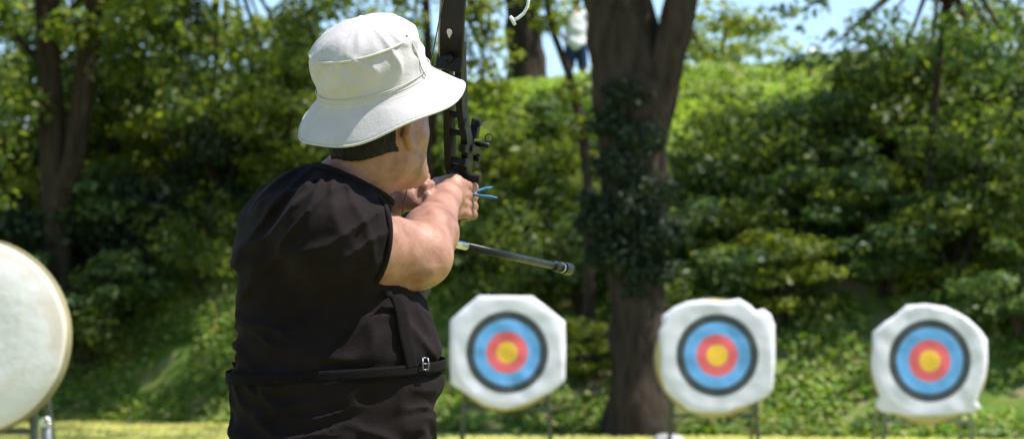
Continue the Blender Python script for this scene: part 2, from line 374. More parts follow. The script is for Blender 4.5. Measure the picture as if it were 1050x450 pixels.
def put(proto, base, rz, s, label, cat='shrub', group=None):
    if proto.name not in used: used.add(proto.name); o = proto
    else:
        o = proto.copy(); COL.objects.link(o)
        for ch in proto.children: c = ch.copy(); COL.objects.link(c); c.parent = o
    o.location = V(base); o.rotation_euler = (0, 0, rz); o.scale = (s, s, s); tag(o, label, cat, group); return o

# big two-stemmed tree in the middle, ivy round its lower trunk
Db = 33.0; b0 = G0(657, Db); b0[2] -= .1
def W2(px, py, D, base=b0): return P(px, py, D) - base
trunk = [(0, 0, -.1), W2(656, 395, 33), W2(655, 330, 33), W2(650, 240, 33.1), W2(648, 150, 33.2), W2(648, 95, 33.2), W2(640, 40, 33.3), W2(632, -20, 33.4), W2(622, -120, 33.5), W2(620, -260, 33.6)]
bigrad = [.55, .42, .37, .40, .48, .56, .50, .44, .32, .15]
stem2 = ([W2(664, 150, 33.1), W2(678, 90, 33.0), W2(692, 30, 32.9), W2(706, -30, 32.8), W2(740, -160, 32.6), W2(770, -300, 32.4)], [.26, .25, .24, .22, .16, .06])
cc = np.concatenate([blob_centers(3.8, 3.6, 2.2, 9.8, 40, .5, 1.1)[0] + np.array((-1.6, 0, 0)), blob_centers(2.0, 1.5, .8, 7.4, 10, .4, .8)[0]]); cr = rng.uniform(.5, 1.0, len(cc))
big = tree('broadleaf_tree', b0, trunk, bigrad, (cc, cr), 'leaf', 'large tree with thick forked trunk and dark ivy between first and second ringed targets', nl=6000, size=.2, extra=(stem2, ([W2(632, 60, 33.3), W2(612, 0, 33.2), W2(590, -90, 33.0)], [.2, .16, .08])), nlimb=9, limbL=3.2, limbr=.13, seed=3, zmin=.72)
ic, ir = [], []
for px, py, rr in ((640, 100, .4), (622, 125, .35), (655, 140, .45), (630, 170, .45), (665, 195, .45), (640, 215, .55), (612, 225, .4), (668, 240, .5), (690, 235, .3), (640, 260, .5), (620, 262, .35), (676, 275, .35), (655, 280, .35), (605, 205, .25), (650, 300, .25)):
    ic.append(W2(px, py, 32.75)); ir.append(rr * .9)
pos, nr = cloud(np.array(ic), np.array(ir), 7000, .1); pos[:, 1] += 0; link('ivy', leafmesh('ivy', pos, nr, .1), M['leaf_dark'], big)

# left pair of stems
b1 = G0(62, 41.5); b1[2] -= .1
def W3(px, py, D): return P(px, py, D) - b1
tr = [(0, 0, -.1), W3(58, 230, 41.5), W3(54, 150, 41.5), W3(51, 80, 41.5), W3(48, 0, 41.5), W3(44, -120, 41.6)]
st = ([W3(60, 215, 41.4), W3(76, 160, 41.3), W3(86, 90, 41.3), W3(94, 30, 41.3), W3(102, -60, 41.3), W3(110, -160, 41.3)], [.2, .2, .19, .18, .15, .08])
c1 = np.concatenate([blob_centers(4.5, 3.5, 1.9, 7.2, 30, .4, .9)[0], np.array([W3(a, b_, 41.) for a, b_ in ((10, 20), (130, 20), (160, 50), (0, 70), (120, 70), (190, 20), (15, 110), (75, 30))])])
tree('broadleaf_tree', b1, tr, [.30, .25, .23, .21, .2, .12], (c1, rng.uniform(.4, .8, len(c1))), 'leaf', 'tree with two dark upright stems behind the big blank target at the far left', nl=9000, size=.17, extra=(st,), nlimb=7, limbL=2.2, limbr=.08, seed=5, zmin=.6)
# trunk on the crest beside the person
b2 = G0(540, 46.5); b2[2] -= .1
def W4(px, py, D): return P(px, py, D) - b2
c2, r2 = blob_centers(4, 3, 2.2, 6.2, 26, .5, 1.)
tree('broadleaf_tree', b2, [(0, 0, -.2), W4(539, 60, 46.5), W4(536, 20, 46.5), W4(534, -30, 46.5), W4(528, -150, 46.5)], [.5, .38, .33, .3, .2], (c2, r2), 'leaf_yellow', 'single stout brown trunk on the crest, left of the person in the white top', nl=7000, size=.2, nlimb=6, limbL=2., seed=8, zmin=.7)
# thin leaning sapling
b3 = G0(606, 35.5); 
def W5(px, py, D): return P(px, py, D) - b3
c3 = np.array([W5(a, b_, 35.3) for a, b_ in ((560, 25), (548, -10), (575, -30), (530, -40), (592, 130), (580, 95))])
tree('sapling', b3, [(0, 0, -.1), W5(603, 190, 35.5), W5(597, 130, 35.4), W5(583, 75, 35.4), W5(566, 30, 35.3), W5(553, -30, 35.3)], [.09, .08, .07, .06, .05, .03], (c3, np.array([.25, .4, .4, .4, .3, .25])), 'leaf_yellow', 'thin dark sapling leaning left across the slope beside the large forked tree', nl=700, size=.14, nlimb=3, limbL=.8, limbr=.03, seed=4)

# overhanging trees along the slope (crowns mostly above the frame, they shade the bank)
def sky_tree(px, D, tr_px_top, hcrown, rx, label, leafm='leaf', nl=9000, hang=(), r0=.22, size=.18, seed=1, nclump=34):
    b = G0(px, D); b[2] -= .1
    rel = lambda q, w_, e: P(q, w_, e) - b
    top = rel(tr_px_top, -200, D); trk = [(0, 0, -.1), (top[0] * .25, 0, top[2] * .3), (top[0] * .6, 0, top[2] * .6), tuple(top)]
    c, r = blob_centers(rx, rx * .8, 2.0, hcrown, nclump, .45, 1.); hg = np.array([rel(*h) for h in hang]).reshape(-1, 3); c = np.concatenate((c, hg)); r = np.concatenate((r, rng.uniform(.3, .55, len(hg))))
    lb = [([V(trk[2]), (V(trk[2]) * .6 + V(h) * .4) + Vector((0, 0, .5)), V(h)], [.07, .04, .015]) for h in hg]
    return tree('broadleaf_tree', b, trk, [r0, r0 * .8, r0 * .6, r0 * .3], (c, r), leafm, label, nl=nl, size=size, extra=lb, nlimb=6, limbL=2.2, limbr=.07, seed=seed, zmin=.6)
sky_tree(945, 35.5, 985, 8.0, 3.6, 'tree hanging leafy branches over the upper right corner above the third ringed target', 'leaf_blue', 5200, [(800, 20, 35), (830, 5, 35), (885, 25, 35), (915, 15, 34.6), (985, 20, 35), (1015, 35, 34.8), (1045, 20, 35), (955, 45, 35), (1000, 60, 35), (850, 50, 35.4), (925, 60, 35.4), (1050, 65, 35)], .07, .17, 11)
sky_tree(445, 39, 430, 7.4, 3.4, 'slender tree with loose olive leaves showing behind the upper bow limb', 'leaf_yellow', 7000, [(425, 20, 38.8), (470, 5, 38.8), (488, 40, 38.8), (498, 90, 38.8), (410, -10, 38.7), (485, 70, 38.7), (515, 100, 38.6), (490, 15, 38.6), (505, 35, 38.6), (512, 60, 38.6), (570, 5, 38.8), (500, -5, 38.6)], .1, .15, 12, 20)
sky_tree(215, 42.5, 230, 5.4, 3.4, 'leafy tree of mid green sprays between the left stems and the white hat', 'leaf', 10000, [(150, 10, 40), (190, 35, 40), (230, 15, 40), (270, 30, 40), (310, 20, 40), (335, 5, 39.8), (170, 70, 40.2), (215, 60, 40.2), (260, 75, 40.2), (300, 60, 40), (180, 110, 40), (285, 105, 40)], .06, .16, 13)
sky_tree(1120, 34, 1130, 8.5, 4.2, 'tree just outside the right edge with branches reaching over the slope', 'leaf', 2600, [(1040, 90, 34), (1030, 130, 34), (1055, 160, 34)], .3, .18, 14)
sky_tree(-60, 38, -70, 8.0, 4.0, 'tree just outside the left edge shading the bank', 'leaf', 3000, [(5, 150, 38), (0, 200, 38)], .3, .18, 16)

# shrubs on the bank: (px, py of the crown middle, D, scale, proto, description)
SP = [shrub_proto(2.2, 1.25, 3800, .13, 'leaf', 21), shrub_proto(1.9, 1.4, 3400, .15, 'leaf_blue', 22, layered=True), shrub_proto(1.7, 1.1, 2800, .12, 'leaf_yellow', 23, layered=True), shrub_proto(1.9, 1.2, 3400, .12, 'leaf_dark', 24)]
SH = [
 (735, 35.6, .95, 1, 'spreading shrub just right of the ivy covered trunk'), (800, 37.0, .95, 0, 'rounded shrub high on the slope above the second ringed target'),
 (800, 35.2, .85, 2, 'leafy shrub midway up the slope above and right of the second target'), (850, 38.6, 1.05, 1, 'broad shrub near the crest left of the hanging branches'),
 (870, 36.4, .95, 2, 'yellow green shrub between the second and third ringed targets'), (905, 38.4, 1.15, 0, 'dense shrub high on the slope above the third ringed target'),
 (945, 36.3, 1.0, 1, 'layered shrub directly above the third ringed target'), (990, 38.6, 1.15, 0, 'large shrub near the crest toward the right edge'),
 (1020, 35.5, 1.1, 0, 'mid green shrub at the right edge above the third ringed target'), (1050, 37.8, 1.2, 1, 'tall shrub in the upper slope at the right edge'),
 (1045, 33.6, .7, 1, 'low shrub at the foot of the slope by the right edge'),
 (560, 38.9, .75, 2, 'yellow green shrub behind the sapling below the crest'), (515, 38.4, .95, 0, 'rounded shrub right of the bow sight'),
 (597, 36.6, .8, 1, 'low spreading shrub left of the ivy covered trunk, hiding the sapling foot'), (490, 37.6, .8, 1, 'shrub halfway up the slope behind the bow stabiliser'),
 (445, 40.2, 1.0, 0, 'shrub on the slope behind the archer head and bow'),
 (300, 41.6, 1.0, 2, 'sunlit yellow green shrub left of the archer hat'), (255, 42.6, 1.0, 0, 'shrub left of the archer shoulder high on the bank'),
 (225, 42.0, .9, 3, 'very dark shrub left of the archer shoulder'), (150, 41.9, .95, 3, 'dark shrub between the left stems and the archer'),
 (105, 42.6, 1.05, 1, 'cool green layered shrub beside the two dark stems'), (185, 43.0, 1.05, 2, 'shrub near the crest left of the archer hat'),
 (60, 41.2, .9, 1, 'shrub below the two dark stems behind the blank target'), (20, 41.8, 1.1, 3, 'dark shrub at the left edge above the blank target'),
 (125, 41.2, .8, 1, 'pale tipped shrub low on the bank right of the blank target'), (88, 40.9, .75, 0, 'rounded shrub touching the right rim of the blank target'),
 (10, 44.0, 1.3, 0, 'shrub at the top left behind the two dark stems'), (345, 42.8, 1.2, 0, 'shrub on the crest behind the archer hat'), (738, 47.0, 1.25, 2, 'bright green bush beyond the crest right of the forked trunk'),
 (140, 46.0, 1.2, 0, 'bush beyond the crest between the left stems and the hat'), (250, 46.5, 1.5, 2, 'tall bush beyond the crest left of the hat'), (70, 47.0, 1.5, 1, 'tall bush beyond the crest behind the two dark stems'),
 (705, 37.6, .85, 1, 'shrub against the right edge of the forked trunk below the bright grass'), (748, 38.6, .9, 0, 'round shrub just below the patch of bright sunny grass'),
 (800, 38.3, .85, 2, 'olive shrub at the right end of the bright sunny grass'),
 (765, 36.2, .9, 2, 'pale olive shrub in the middle slope above the second ringed target'), (838, 37.0, .95, 1, 'layered shrub in the middle slope between second and third ringed targets'),
 (905, 35.4, .85, 1, 'low layered shrub above the left edge of the third ringed target'), (980, 35.0, .85, 2, 'olive shrub above the right edge of the third ringed target'),
 (950, 39.6, 1.1, 2, 'olive shrub on the crest in front of the pale rail fence'), (1030, 39.8, 1.2, 0, 'tall shrub on the crest in the upper right corner'),
 (535, 36.6, .8, 0, 'shrub above the octagonal target face'), (585, 39.9, .75, 1, 'low shrub on the crest below the person in the white top'),
 (205, 41.0, .75, 0, 'mid green shrub left of the archer shoulder, in front of the dark one'), (330, 41.4, .9, 0, 'shrub behind the archer neck'),
 (30, 43.0, 1.1, 2, 'olive shrub behind the left dark stem'), (115, 44.2, 1.0, 0, 'shrub on the crest right of the two dark stems'),
 (500, 39.6, .8, 2, 'olive shrub on the upper bank just right of the bow limb'), (548, 40.0, .65, 0, 'shrub on the upper bank below the stout crest trunk'),
 (690, 34.6, .6, 0, 'low shrub at the right foot of the forked trunk'), (600, 35.0, .55, 2, 'small olive shrub at the left foot of the forked trunk'),
 (400, 42.5, .9, 1, 'cool green shrub on the crest just behind the archer hat')]
for i, (px, D, s, k, lab) in enumerate(SH): put(SP[k], G0(px, D), i * 1.7, s, lab, 'shrub', 'shrubs on the wooded bank')

# ground cover and grass
def scatter(name, n, fx, fy, size, m, seed, up=1.2, thr=None, lift=.03, aspect=.35, ns=.8):
    r = np.random.default_rng(seed); x = r.uniform(*fx, n); y = r.uniform(*fy, n); yb = np.interp(x, BX, BY)
    p = np.stack((x, y, 0 * x), 1); q = vnoise(p, ns, seed) * .6 + vnoise(p, ns * 3, seed + 1) * .4
    keep = (np.abs(x) < y * .235 + 1)
    if thr is not None: keep &= q > thr
    return x, y, yb, keep, r
x, y, yb, k, r = scatter('', 150000, (-11, 11), (30, 44.5), .1, None, 31, thr=.42); k &= y > yb - .15; x, y = x[k], y[k]
z = height(x, y) + r.uniform(0, .16, len(x)); nr = r.normal(size=(len(x), 3)) * .7 + np.array((.2, -.5, .9))
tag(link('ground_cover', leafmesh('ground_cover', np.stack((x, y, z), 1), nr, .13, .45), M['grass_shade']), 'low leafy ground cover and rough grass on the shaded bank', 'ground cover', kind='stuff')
x, y, yb, k, r = scatter('', 60000, (-11, 11), (26, 41), .1, None, 33); k &= y < yb + .1; x, y = x[k], y[k]
nr = r.normal(size=(len(x), 3)) * .5 + np.array((.2, -.5, 1)); tag(link('lawn_grass', leafmesh('lawn_grass', np.stack((x, y, r.uniform(0, .02, len(x))), 1), nr, .05, .5), M['lawn_blade']), 'short dry yellowish lawn grass round the targets', 'grass', kind='stuff')
x, y, yb, k, r = scatter('', 40000, (-6, 9), (41, 45.5), .1, None, 35); x, y = x[k], y[k]
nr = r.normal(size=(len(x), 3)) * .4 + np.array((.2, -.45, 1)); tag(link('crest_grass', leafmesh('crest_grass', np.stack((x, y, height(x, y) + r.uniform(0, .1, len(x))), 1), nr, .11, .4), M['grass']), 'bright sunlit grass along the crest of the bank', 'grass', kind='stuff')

# pale rail along the crest at the right
rail = empty('post_fence', V(G0(960, 47)), 'pale grey rail fence on the crest behind the hanging branches', 'fence'); o0 = V(rail.location)
bm = bmesh.new()
for zz in (.75, 1.05): tube(bm, [V(P(840, 50, 47)) * 0 + Vector((q, 47, height(np.array([q]), np.array([47.]))[0] + zz)) - o0 for q in (5.6, 8, 11)], .06, 8)
link('rail', bm_mesh('rail', bm), M['whitewire'], rail)
for q in (5.8, 7.6, 9.4, 10.9):
    bm = bmesh.new(); zz = height(np.array([q]), np.array([47.]))[0]; tube(bm, [Vector((q, 47.08, zz - .2)) - o0, Vector((q, 47.08, zz + 1.2)) - o0], .06, 8); link('post', bm_mesh('post', bm), M['whitewire'], rail)

# ------------------------------------------------------------------ targets
def target(name, c, rad, th, outline, label, group, legs, face_label=None, standm='stand', big_=False):
    root = empty(name, (c[0], c[1], 0), label, 'target', group); ctr = Vector((0, 0, float(c[2])))
    bm = bmesh.new(); n = 64; rd = random.Random(int(c[0] * 100))
    prof = [(0, -th / 2), (rad * .5, -th / 2 - .004), (rad - .03, -th / 2), (rad - .006, -th / 2 + .012), (rad, -th / 2 + .035), (rad + .004, 0), (rad, th / 2 - .03), (rad - .02, th / 2), (0, th / 2)]
    rings = []
    for r_, y_ in prof:
        if r_ == 0: rings.append([bm.verts.new((0, y_, 0))]); continue
        rings.append([bm.verts.new((math.cos(a) * r_ * (1 + .006 * math.sin(3 * a + 1) + .003 * math.sin(11 * a)), y_, math.sin(a) * r_ * (1 + .006 * math.sin(3 * a + 1)))) for a in [2 * math.pi * q / n for q in range(n)]])
    for A, B in zip(rings, rings[1:]):
        for q in range(n):
            if len(A) == 1: bm.faces.new((A[0], B[q], B[(q + 1) % n]))
            elif len(B) == 1: bm.faces.new((A[q], A[(q + 1) % n], B[0]))
            else: bm.faces.new((A[q], A[(q + 1) % n], B[(q + 1) % n], B[q]))
    butt = link('butt', bm_mesh('butt', bm), M['cream' if big_ else 'butt'], root, ctr)
    bm = bmesh.new(); n2 = 72                                     # band round the rim
    R1, R2 = rad + .003, rad + .012; RR = []
    for r_, y_ in ((R1, -th / 2 + .03), (R2, -th / 2 + .034), (R2, th / 2 - .03), (R1, th / 2 - .026)): RR.append([bm.verts.new((math.cos(6.2832 * q / n2) * r_, y_, math.sin(6.2832 * q / n2) * r_)) for q in range(n2)])
    for i in range(4):
        A, B = RR[i], RR[(i + 1) % 4]
        for q in range(n2): bm.faces.new((A[q], A[(q + 1) % n2], B[(q + 1) % n2], B[q]))
    link('rim_band', bm_mesh('rim_band', bm, True, 40), M['butt_side'], butt)
    if outline:
        from mathutils.geometry import delaunay_2d_cdt
        ol = [Vector((a, b_)) for a, b_ in outline]; dense = []
        for i in range(len(ol)):
            for k in range(6): dense.append(ol[i].lerp(ol[(i + 1) % len(ol)], k / 6))
        pts = list(dense); mn = [(p.x, p.y) for p in ol]
        def inside(x_, y_):
            r_ = False
            for i in range(len(dense)):
                a, b_ = dense[i], dense[(i + 1) % len(dense)]
                if (a.y > y_) != (b_.y > y_) and x_ < (b_.x - a.x) * (y_ - a.y) / (b_.y - a.y) + a.x: r_ = not r_
            return r_
        for i in range(-17, 18):
            for j in range(-17, 18):
                if inside(i * .042 + .001, j * .042) and inside(i * .042 + .03, j * .042) and inside(i * .042 - .03, j * .042) and inside(i * .042, j * .042 + .03): pts.append(Vector((i * .042, j * .042)))
        res = delaunay_2d_cdt(pts, [], [list(range(len(dense)))], 1, 1e-5); bm = bmesh.new()
        vv = []
        for p in res[0]:
            rr_ = p.length / .65; over = max(0, p.length - rad + .04)
            vv.append(bm.verts.new((p.x, -th / 2 - .012 - .012 * noise.noise(Vector((p.x * 5, p.y * 5, c[0]))) - .01 * rr_ ** 3 + over * .25, p.y)))
        for f in res[2]: bm.faces.new([vv[q] for q in f])
        bmesh.ops.recalc_face_normals(bm, faces=bm.faces)
        me = bpy.data.meshes.new('target_face'); bm.to_mesh(me); bm.free(); me.polygons.foreach_set('use_smooth', [True] * len(me.polygons))
        fo = link('target_face', me, M['face'], butt); s_ = fo.modifiers.new('thick', 'SOLIDIFY'); s_.thickness = .004; s_.offset = 0
        fo.location = Vector(face_label)
    fr = legs
    stand = bpy.data.objects.new('stand', None)
    for sx in (-1, 1):
        bm = bmesh.new(); xt, xb = sx * fr[0], sx * fr[1]
        tube(bm, [(xt * .9, th / 2 + .03, float(c[2]) + .35), (xb, -.02 + th / 2, 0.0)], fr[2], 10); link('leg', bm_mesh('leg', bm), M[standm], root)
    for sx in (-1, 1):
        bm = bmesh.new(); tube(bm, [(sx * fr[0] * .9, th / 2 + .09, float(c[2]) + .35), (sx * fr[1] * 1.01, th / 2 + .85, 0)], fr[2] * .8, 10); link('rear_leg', bm_mesh('rear_leg', bm), M[standm], root)
    bm = bmesh.new(); zz = float(c[2]) - rad - .03; box(bm, (0, th / 2 - .02 + .04, zz + .05), ((1, 0, 0), (0, 1, 0), (0, 0, 1)), (fr[1] * .98, .02, .02), .004); link('crossbar', bm_mesh('crossbar', bm, False), M[standm], root)
    return root
def outl(pts, cx, cy, D): k = D / FPX; return [((a - cx) * k, (cy - b_) * k) for a, b_ in pts]
z1 = lambda a, b_: (440 + a / 2.647, 280 + b_ / 2.647)
DT = 29.0
o1 = [z1(*q) for q in ((135, 62), (280, 63), (318, 92), (368, 132), (370, 210), (368, 292), (330, 322), (270, 350), (205, 368), (150, 355), (100, 325), (60, 300), (57, 215), (57, 130), (95, 95))]
o2 = [z1(*q) for q in ((700, 78), (740, 72), (790, 78), (840, 70), (870, 88), (884, 103), (905, 98), (925, 112), (936, 140), (936, 240), (930, 318), (905, 340), (868, 354), (800, 376), (735, 376), (700, 370), (672, 345), (640, 318), (628, 270), (628, 215), (622, 160), (632, 140), (630, 118), (665, 92))]
z3 = lambda a, b_: (820 + a / 2.252, 250 + b_ / 2.252)
o3 = [z3(*q) for q in ((245, 142), (290, 139), (335, 146), (365, 160), (385, 172), (415, 200), (430, 222), (430, 270), (424, 310), (410, 345), (405, 362), (415, 378), (395, 388), (330, 394), (250, 396), (185, 386), (170, 372), (182, 350), (170, 318), (162, 280), (166, 240), (166, 205), (195, 180), (215, 168))]
for (cx, cy, fx, fy, rad, ol, lab, lg, sm) in (
    (519, 362, 520, 361, .675, o1, 'round straw target with a neat octagonal ringed face, nearest the archer', (.50, .53, .028), 'stand'),
    (732, 367, 734.7, 364, .70, o2, 'round straw target in the middle, its ringed face torn at the upper right corner', (.50, .53, .026), 'stand'),
    (951.5, 374, 952, 369.5, .69, o3, 'round straw target farthest right, its paper face flaring out at the bottom corners', (.50, .53, .024), 'stand_light')):
    c = P(cx, cy, DT); f = P(fx, fy, DT)
    target('archery_target', c, rad, .16, outl(ol, fx, fy, DT), lab, 'ringed archery targets', lg, (f[0] - c[0], 0, f[2] - c[2]), sm)
c = P(-30, 345, 16.0); bt = target('archery_target', c, .64, .19, None, 'large blank cream round target cut by the left edge, with no rings', None, (.40, .43, .03), big_=True)
bm = bmesh.new(); kx = P(35, 434, 15.5); kk = V((kx[0] - c[0], -.12, kx[2]))
for q in range(24):
    a = 2 * math.pi * q / 24; b_ = 2 * math.pi * (q + 1) / 24
tube(bm, [kk + Vector((math.cos(a) * .026, 0, math.sin(a) * .026)) for a in [2 * math.pi * q / 20 for q in range(21)]], .011, 8); link('ring_bolt', bm_mesh('ring_bolt', bm), M['silver'], bt)
bm = bmesh.new(); tube(bm, [kk + Vector((0, .03, -.02)), Vector((kk.x + .02, -.06, 0))], .036, 12); link('leg', bm_mesh('leg', bm), M['stand'], bt)

# stone at the foot of the middle target
def stone(name, loc, r, label):
    bm = bmesh.new(); bmesh.ops.create_icosphere(bm, subdivisions=3, radius=1)
    for v in bm.verts: v.co = v.co * (1 + .25 * noise.noise(v.co * 1.3 + Vector(loc))) ; v.co = Vector((v.co.x * r[0], v.co.y * r[1], v.co.z * r[2] + r[2] * .7))
    o = link(name, bm_mesh(name, bm), noisy('grey_stone', (.25, .25, .26), (.45, .44, .45), 6, .9, .5, .02), None, loc); return tag(o, label, 'stone')
q = P(684, 450, 29.8); stone('stone', (q[0], 29.6, 0), (.2, .14, .08), 'small grey stone on the lawn at the left foot of the middle ringed target')

# ------------------------------------------------------------------ archer
AR = V((P(342, 400, 4.68)[0], 4.68, 0)); archer = empty('person', AR, 'archer in a cream bucket hat and black short sleeved shirt holding out a bow', 'person'); archer['wspace'] = 1
TA = yaw(8); HA = 38; hf = np.array((math.sin(R(HA)), math.cos(R(HA)), 0)); hr = np.array((math.cos(R(HA)), -math.sin(R(HA)), 0)); up = np.array((0, 0, 1.))
bowa = 18; a_ = np.array((math.sin(R(bowa)), math.cos(R(bowa)), -.02)); a_ /= np.linalg.norm(a_); r_ = np.array((math.cos(R(bowa)), -math.sin(R(bowa)), 0)); u_ = np.cross(r_, a_)
HC = P(389, 135, 4.69)               # skull centre
hu = up * .97 - hf * .2; hu /= np.linalg.norm(hu); hf2 = np.cross(hu, hr); hf2 = hf2 if hf2 @ hf > 0 else -hf2
HR = np.array((hr, hf2, hu))
def H(rx, fy, uz): return HC + hr * rx + hf2 * fy + hu * uz
NB = P(352, 208, 4.68)
SR = P(335, 243, 4.56); ER = P(431, 262, 4.70); WR = P(457, 204, 4.995)
SL = P(286, 236, 4.74); EL = P(335, 272, 4.99); WL = P(390, 224, 4.96)
G = P(465, 201, 5.115)               # grip pivot
# torso table: py, left px, right px, half depth, D shift
TT = np.array([(150, 338, 376, .035, 0), (165, 318, 392, .06, 0), (178, 300, 396, .078, 0), (192, 287, 388, .092, 0), (212, 268, 384, .108, 0), (240, 254, 388, .12, 0), (270, 242, 402, .125, 0), (295, 239, 428, .127, 0), (320, 242, 441, .128, .0), (360, 247, 444, .13, 0), (390, 243, 445, .132, 0), (450, 240, 446, .14, 0), (520, 243, 440, .14, 0)], float)
TZ = np.array([P(0, q, 4.68)[2] for q in TT[:, 0]])[::-1]; TL = ((TT[:, 1] - 525) / FPX * 4.68)[::-1]; TR = ((TT[:, 2] - 525) / FPX * 4.68)[::-1]; TB = TT[::-1, 3]
def torso(inset, ztop, zbot):
    def f(p):
        z = p[:, 2]; l = np.interp(z, TZ, TL) + inset; r = np.interp(z, TZ, TR) - inset; b_ = np.interp(z, TZ, TB) - inset; a = np.maximum((r - l) / 2, .02); b_ = np.maximum(b_, .02)
        cx = (l + r) / 2; cy = 4.70 + (z - 1.2) * .04; x_ = p[:, 0] - cx; y_ = p[:, 1] - cy; x2 = x_ * .99 + y_ * .0; q = (np.abs(x2 / a) ** 2.3 + np.abs(y_ / b_) ** 2.3) ** (1 / 2.3)
        d = (q - 1) * np.minimum(a, b_); return np.maximum(np.maximum(d, z - ztop), zbot - z)
    return f
HIP = np.array((-.345, 4.70, .93)); sp = HIP.copy()
def fing(pts, rad, k=.006): return [seg(pts[i], pts[i + 1], rad[i], rad[i + 1], k) for i in range(len(pts) - 1)]
prims = [(torso(.028, P(0, 160, 4.68)[2], .86), .02),
  ell(HIP, (.135, .105, .13), None, .05),
  seg(NB, HC + np.array((-.014, -.016, -.06)), .063, .056, .04), seg(NB + np.array((0, .01, .03)), HC - up * .06, .058, .052, .02),
  ell(HC, (.079, .1, .108), HR, .03), ell(H(0, .045, -.055), (.052, .046, .064), HR, .03), ell(H(0, .072, -.095), (.026, .022, .02), HR, .025),
  seg(H(.045, .0, -.06), H(.022, .07, -.092), .024, .018, .025), seg(H(-.045, .0, -.06), H(-.022, .07, -.092), .024, .018, .025),
  seg(H(0, .096, .005), H(0, .112, -.032), .008, .012, .012), seg(H(.012, .1, -.035), H(-.012, .1, -.035), .009, .009, .01), seg(H(-.035, .086, .02), H(.035, .086, .02), .014, .014, .02),
  seg(H(.034, .07, -.012), H(.05, .04, -.012), .018, .018, .03), seg(H(-.034, .07, -.012), H(-.05, .04, -.012), .018, .018, .03),
  seg(H(-.02, .092, -.062), H(.02, .092, -.062), .007, .007, .008), seg(H(-.017, .09, -.073), H(.017, .09, -.073), .008, .008, .008)]
# ears
for s in (1, -1):
    prims += [seg(H(s * .079, -.008, .018), H(s * .088, -.018, .012), .008, .007, .008), seg(H(s * .088, -.018, .014), H(s * .088, -.024, -.008), .0075, .007, .006), seg(H(s * .088, -.024, -.008), H(s * .082, -.012, -.032), .007, .008, .006), seg(H(s * .079, -.005, .018), H(s * .079, -.003, -.03), .007, .007, .01), seg(H(s * .078, -.012, 0), H(s * .078, -.012, -.02), .007, .007, .008)]
# right (bow) arm
eb = ER + np.array((.004, -.042, -.026))
prims += [seg(SR, ER, .074, .061, .04), seg(ER, ER * .62 + WR * .38, .055, .052, .025), seg(ER * .62 + WR * .38, WR, .052, .029, .025), seg(ER, eb, .048, .025, .014), ell((SR * .55 + ER * .45) + np.array((.0, .0, -.012)), (.062, .08, .062), None, .04)]
Gc = G - a_ * .045
prims += [seg(WR, Gc + r_ * .012 + u_ * .006, .029, .027, .02), seg(Gc + r_ * .018 + u_ * .022, Gc + r_ * .016 - u_ * .04, .019, .018, .02), seg(Gc - r_ * .008 + u_ * .014, Gc - r_ * .004 - u_ * .03, .02, .018, .02)]
for i, (zz, L) in enumerate(((.020, 1.0), (.0, 1.08), (-.020, 1.02), (-.038, .85))):
    k0 = G + r_ * .032 - a_ * .03 + u_ * zz; k1 = G + r_ * (.040) + a_ * .012 * L + u_ * (zz - .002); k2 = G + r_ * .022 + a_ * (.036 * L) + u_ * (zz - .004); k3 = G - r_ * .004 + a_ * (.040 * L) + u_ * (zz - .006)
    prims += fing([Gc + r_ * .016 + u_ * zz, k0, k1, k2, k3], [.013, .0115, .0098, .0088, .0075], .005)
prims += fing([Gc - r_ * .006 + u_ * .014, G - r_ * .028 - a_ * .02 + u_ * .024, G - r_ * .03 + a_ * .012 + u_ * .03, G - r_ * .018 + a_ * .036 + u_ * .026], [.018, .0135, .011, .009], .008)
# left arm, forearm crossing before the chest, hand relaxed by the jaw
lw = WL - EL; lw /= np.linalg.norm(lw); HL = WL + lw * .075; ln_ = np.cross(lw, up); ln_ /= np.linalg.norm(ln_); lu = np.cross(ln_, lw)
prims += [seg(SL, EL, .066, .048, .04), seg(EL, EL * .6 + WL * .4, .047, .043, .03), seg(EL * .6 + WL * .4, WL, .043, .028, .03), seg(WL, HL, .026, .022, .02), seg(HL + lu * .026, HL - lu * .026, .015, .014, .02)]
for i, (zz, L) in enumerate(((.028, .9), (.010, 1.0), (-.010, .95), (-.028, .78))):
    k0 = HL + lu * zz; k1 = k0 + lw * .04 * L; k2 = k1 + (lw * .3 - ln_ * .9) * .026 * L; k3 = k2 + (-lw * .8 - ln_ * .3) * .02 * L
    prims += fing([k0, k1, k2, k3], [.0115, .010, .009, .0078], .005)
prims += fing([WL + lw * .03 + lu * .015, WL + lw * .05 + lu * .04 - ln_ * .01, WL + lw * .078 + lu * .046 - ln_ * .02, WL + lw * .1 + lu * .04 - ln_ * .028], [.017, .0125, .011, .009], .008)
# legs and feet
legs = []
for s, fy, fx in ((1, .03, .115), (-1, -.02, -.115)):
    hp = HIP + np.array((s * .085, 0, -.04)); kn = np.array((HIP[0] + fx * 1.05, 4.70 + fy + .02, .5)); an = np.array((HIP[0] + fx * 1.35, 4.68 + fy, .09)); legs.append((hp, kn, an, s))
    prims += [seg(hp, kn, .088, .056, .05), seg(kn, an, .055, .036, .03), seg(kn + np.array((0, -.02, -.12)), an + np.array((0, -.0, .12)), .055, .036, .04), seg(an + np.array((0, -.03, -.045)), an + np.array((s * .03, .15, -.058)), .032, .026, .03)]
fbody = union(prims)
v, Q = extract(fbody, (-.66, 4.38, -.02), (.02, 5.25, 1.76), .0055, 4); body = link('body', mesh_np('body', v, Q), M['skin'], archer)
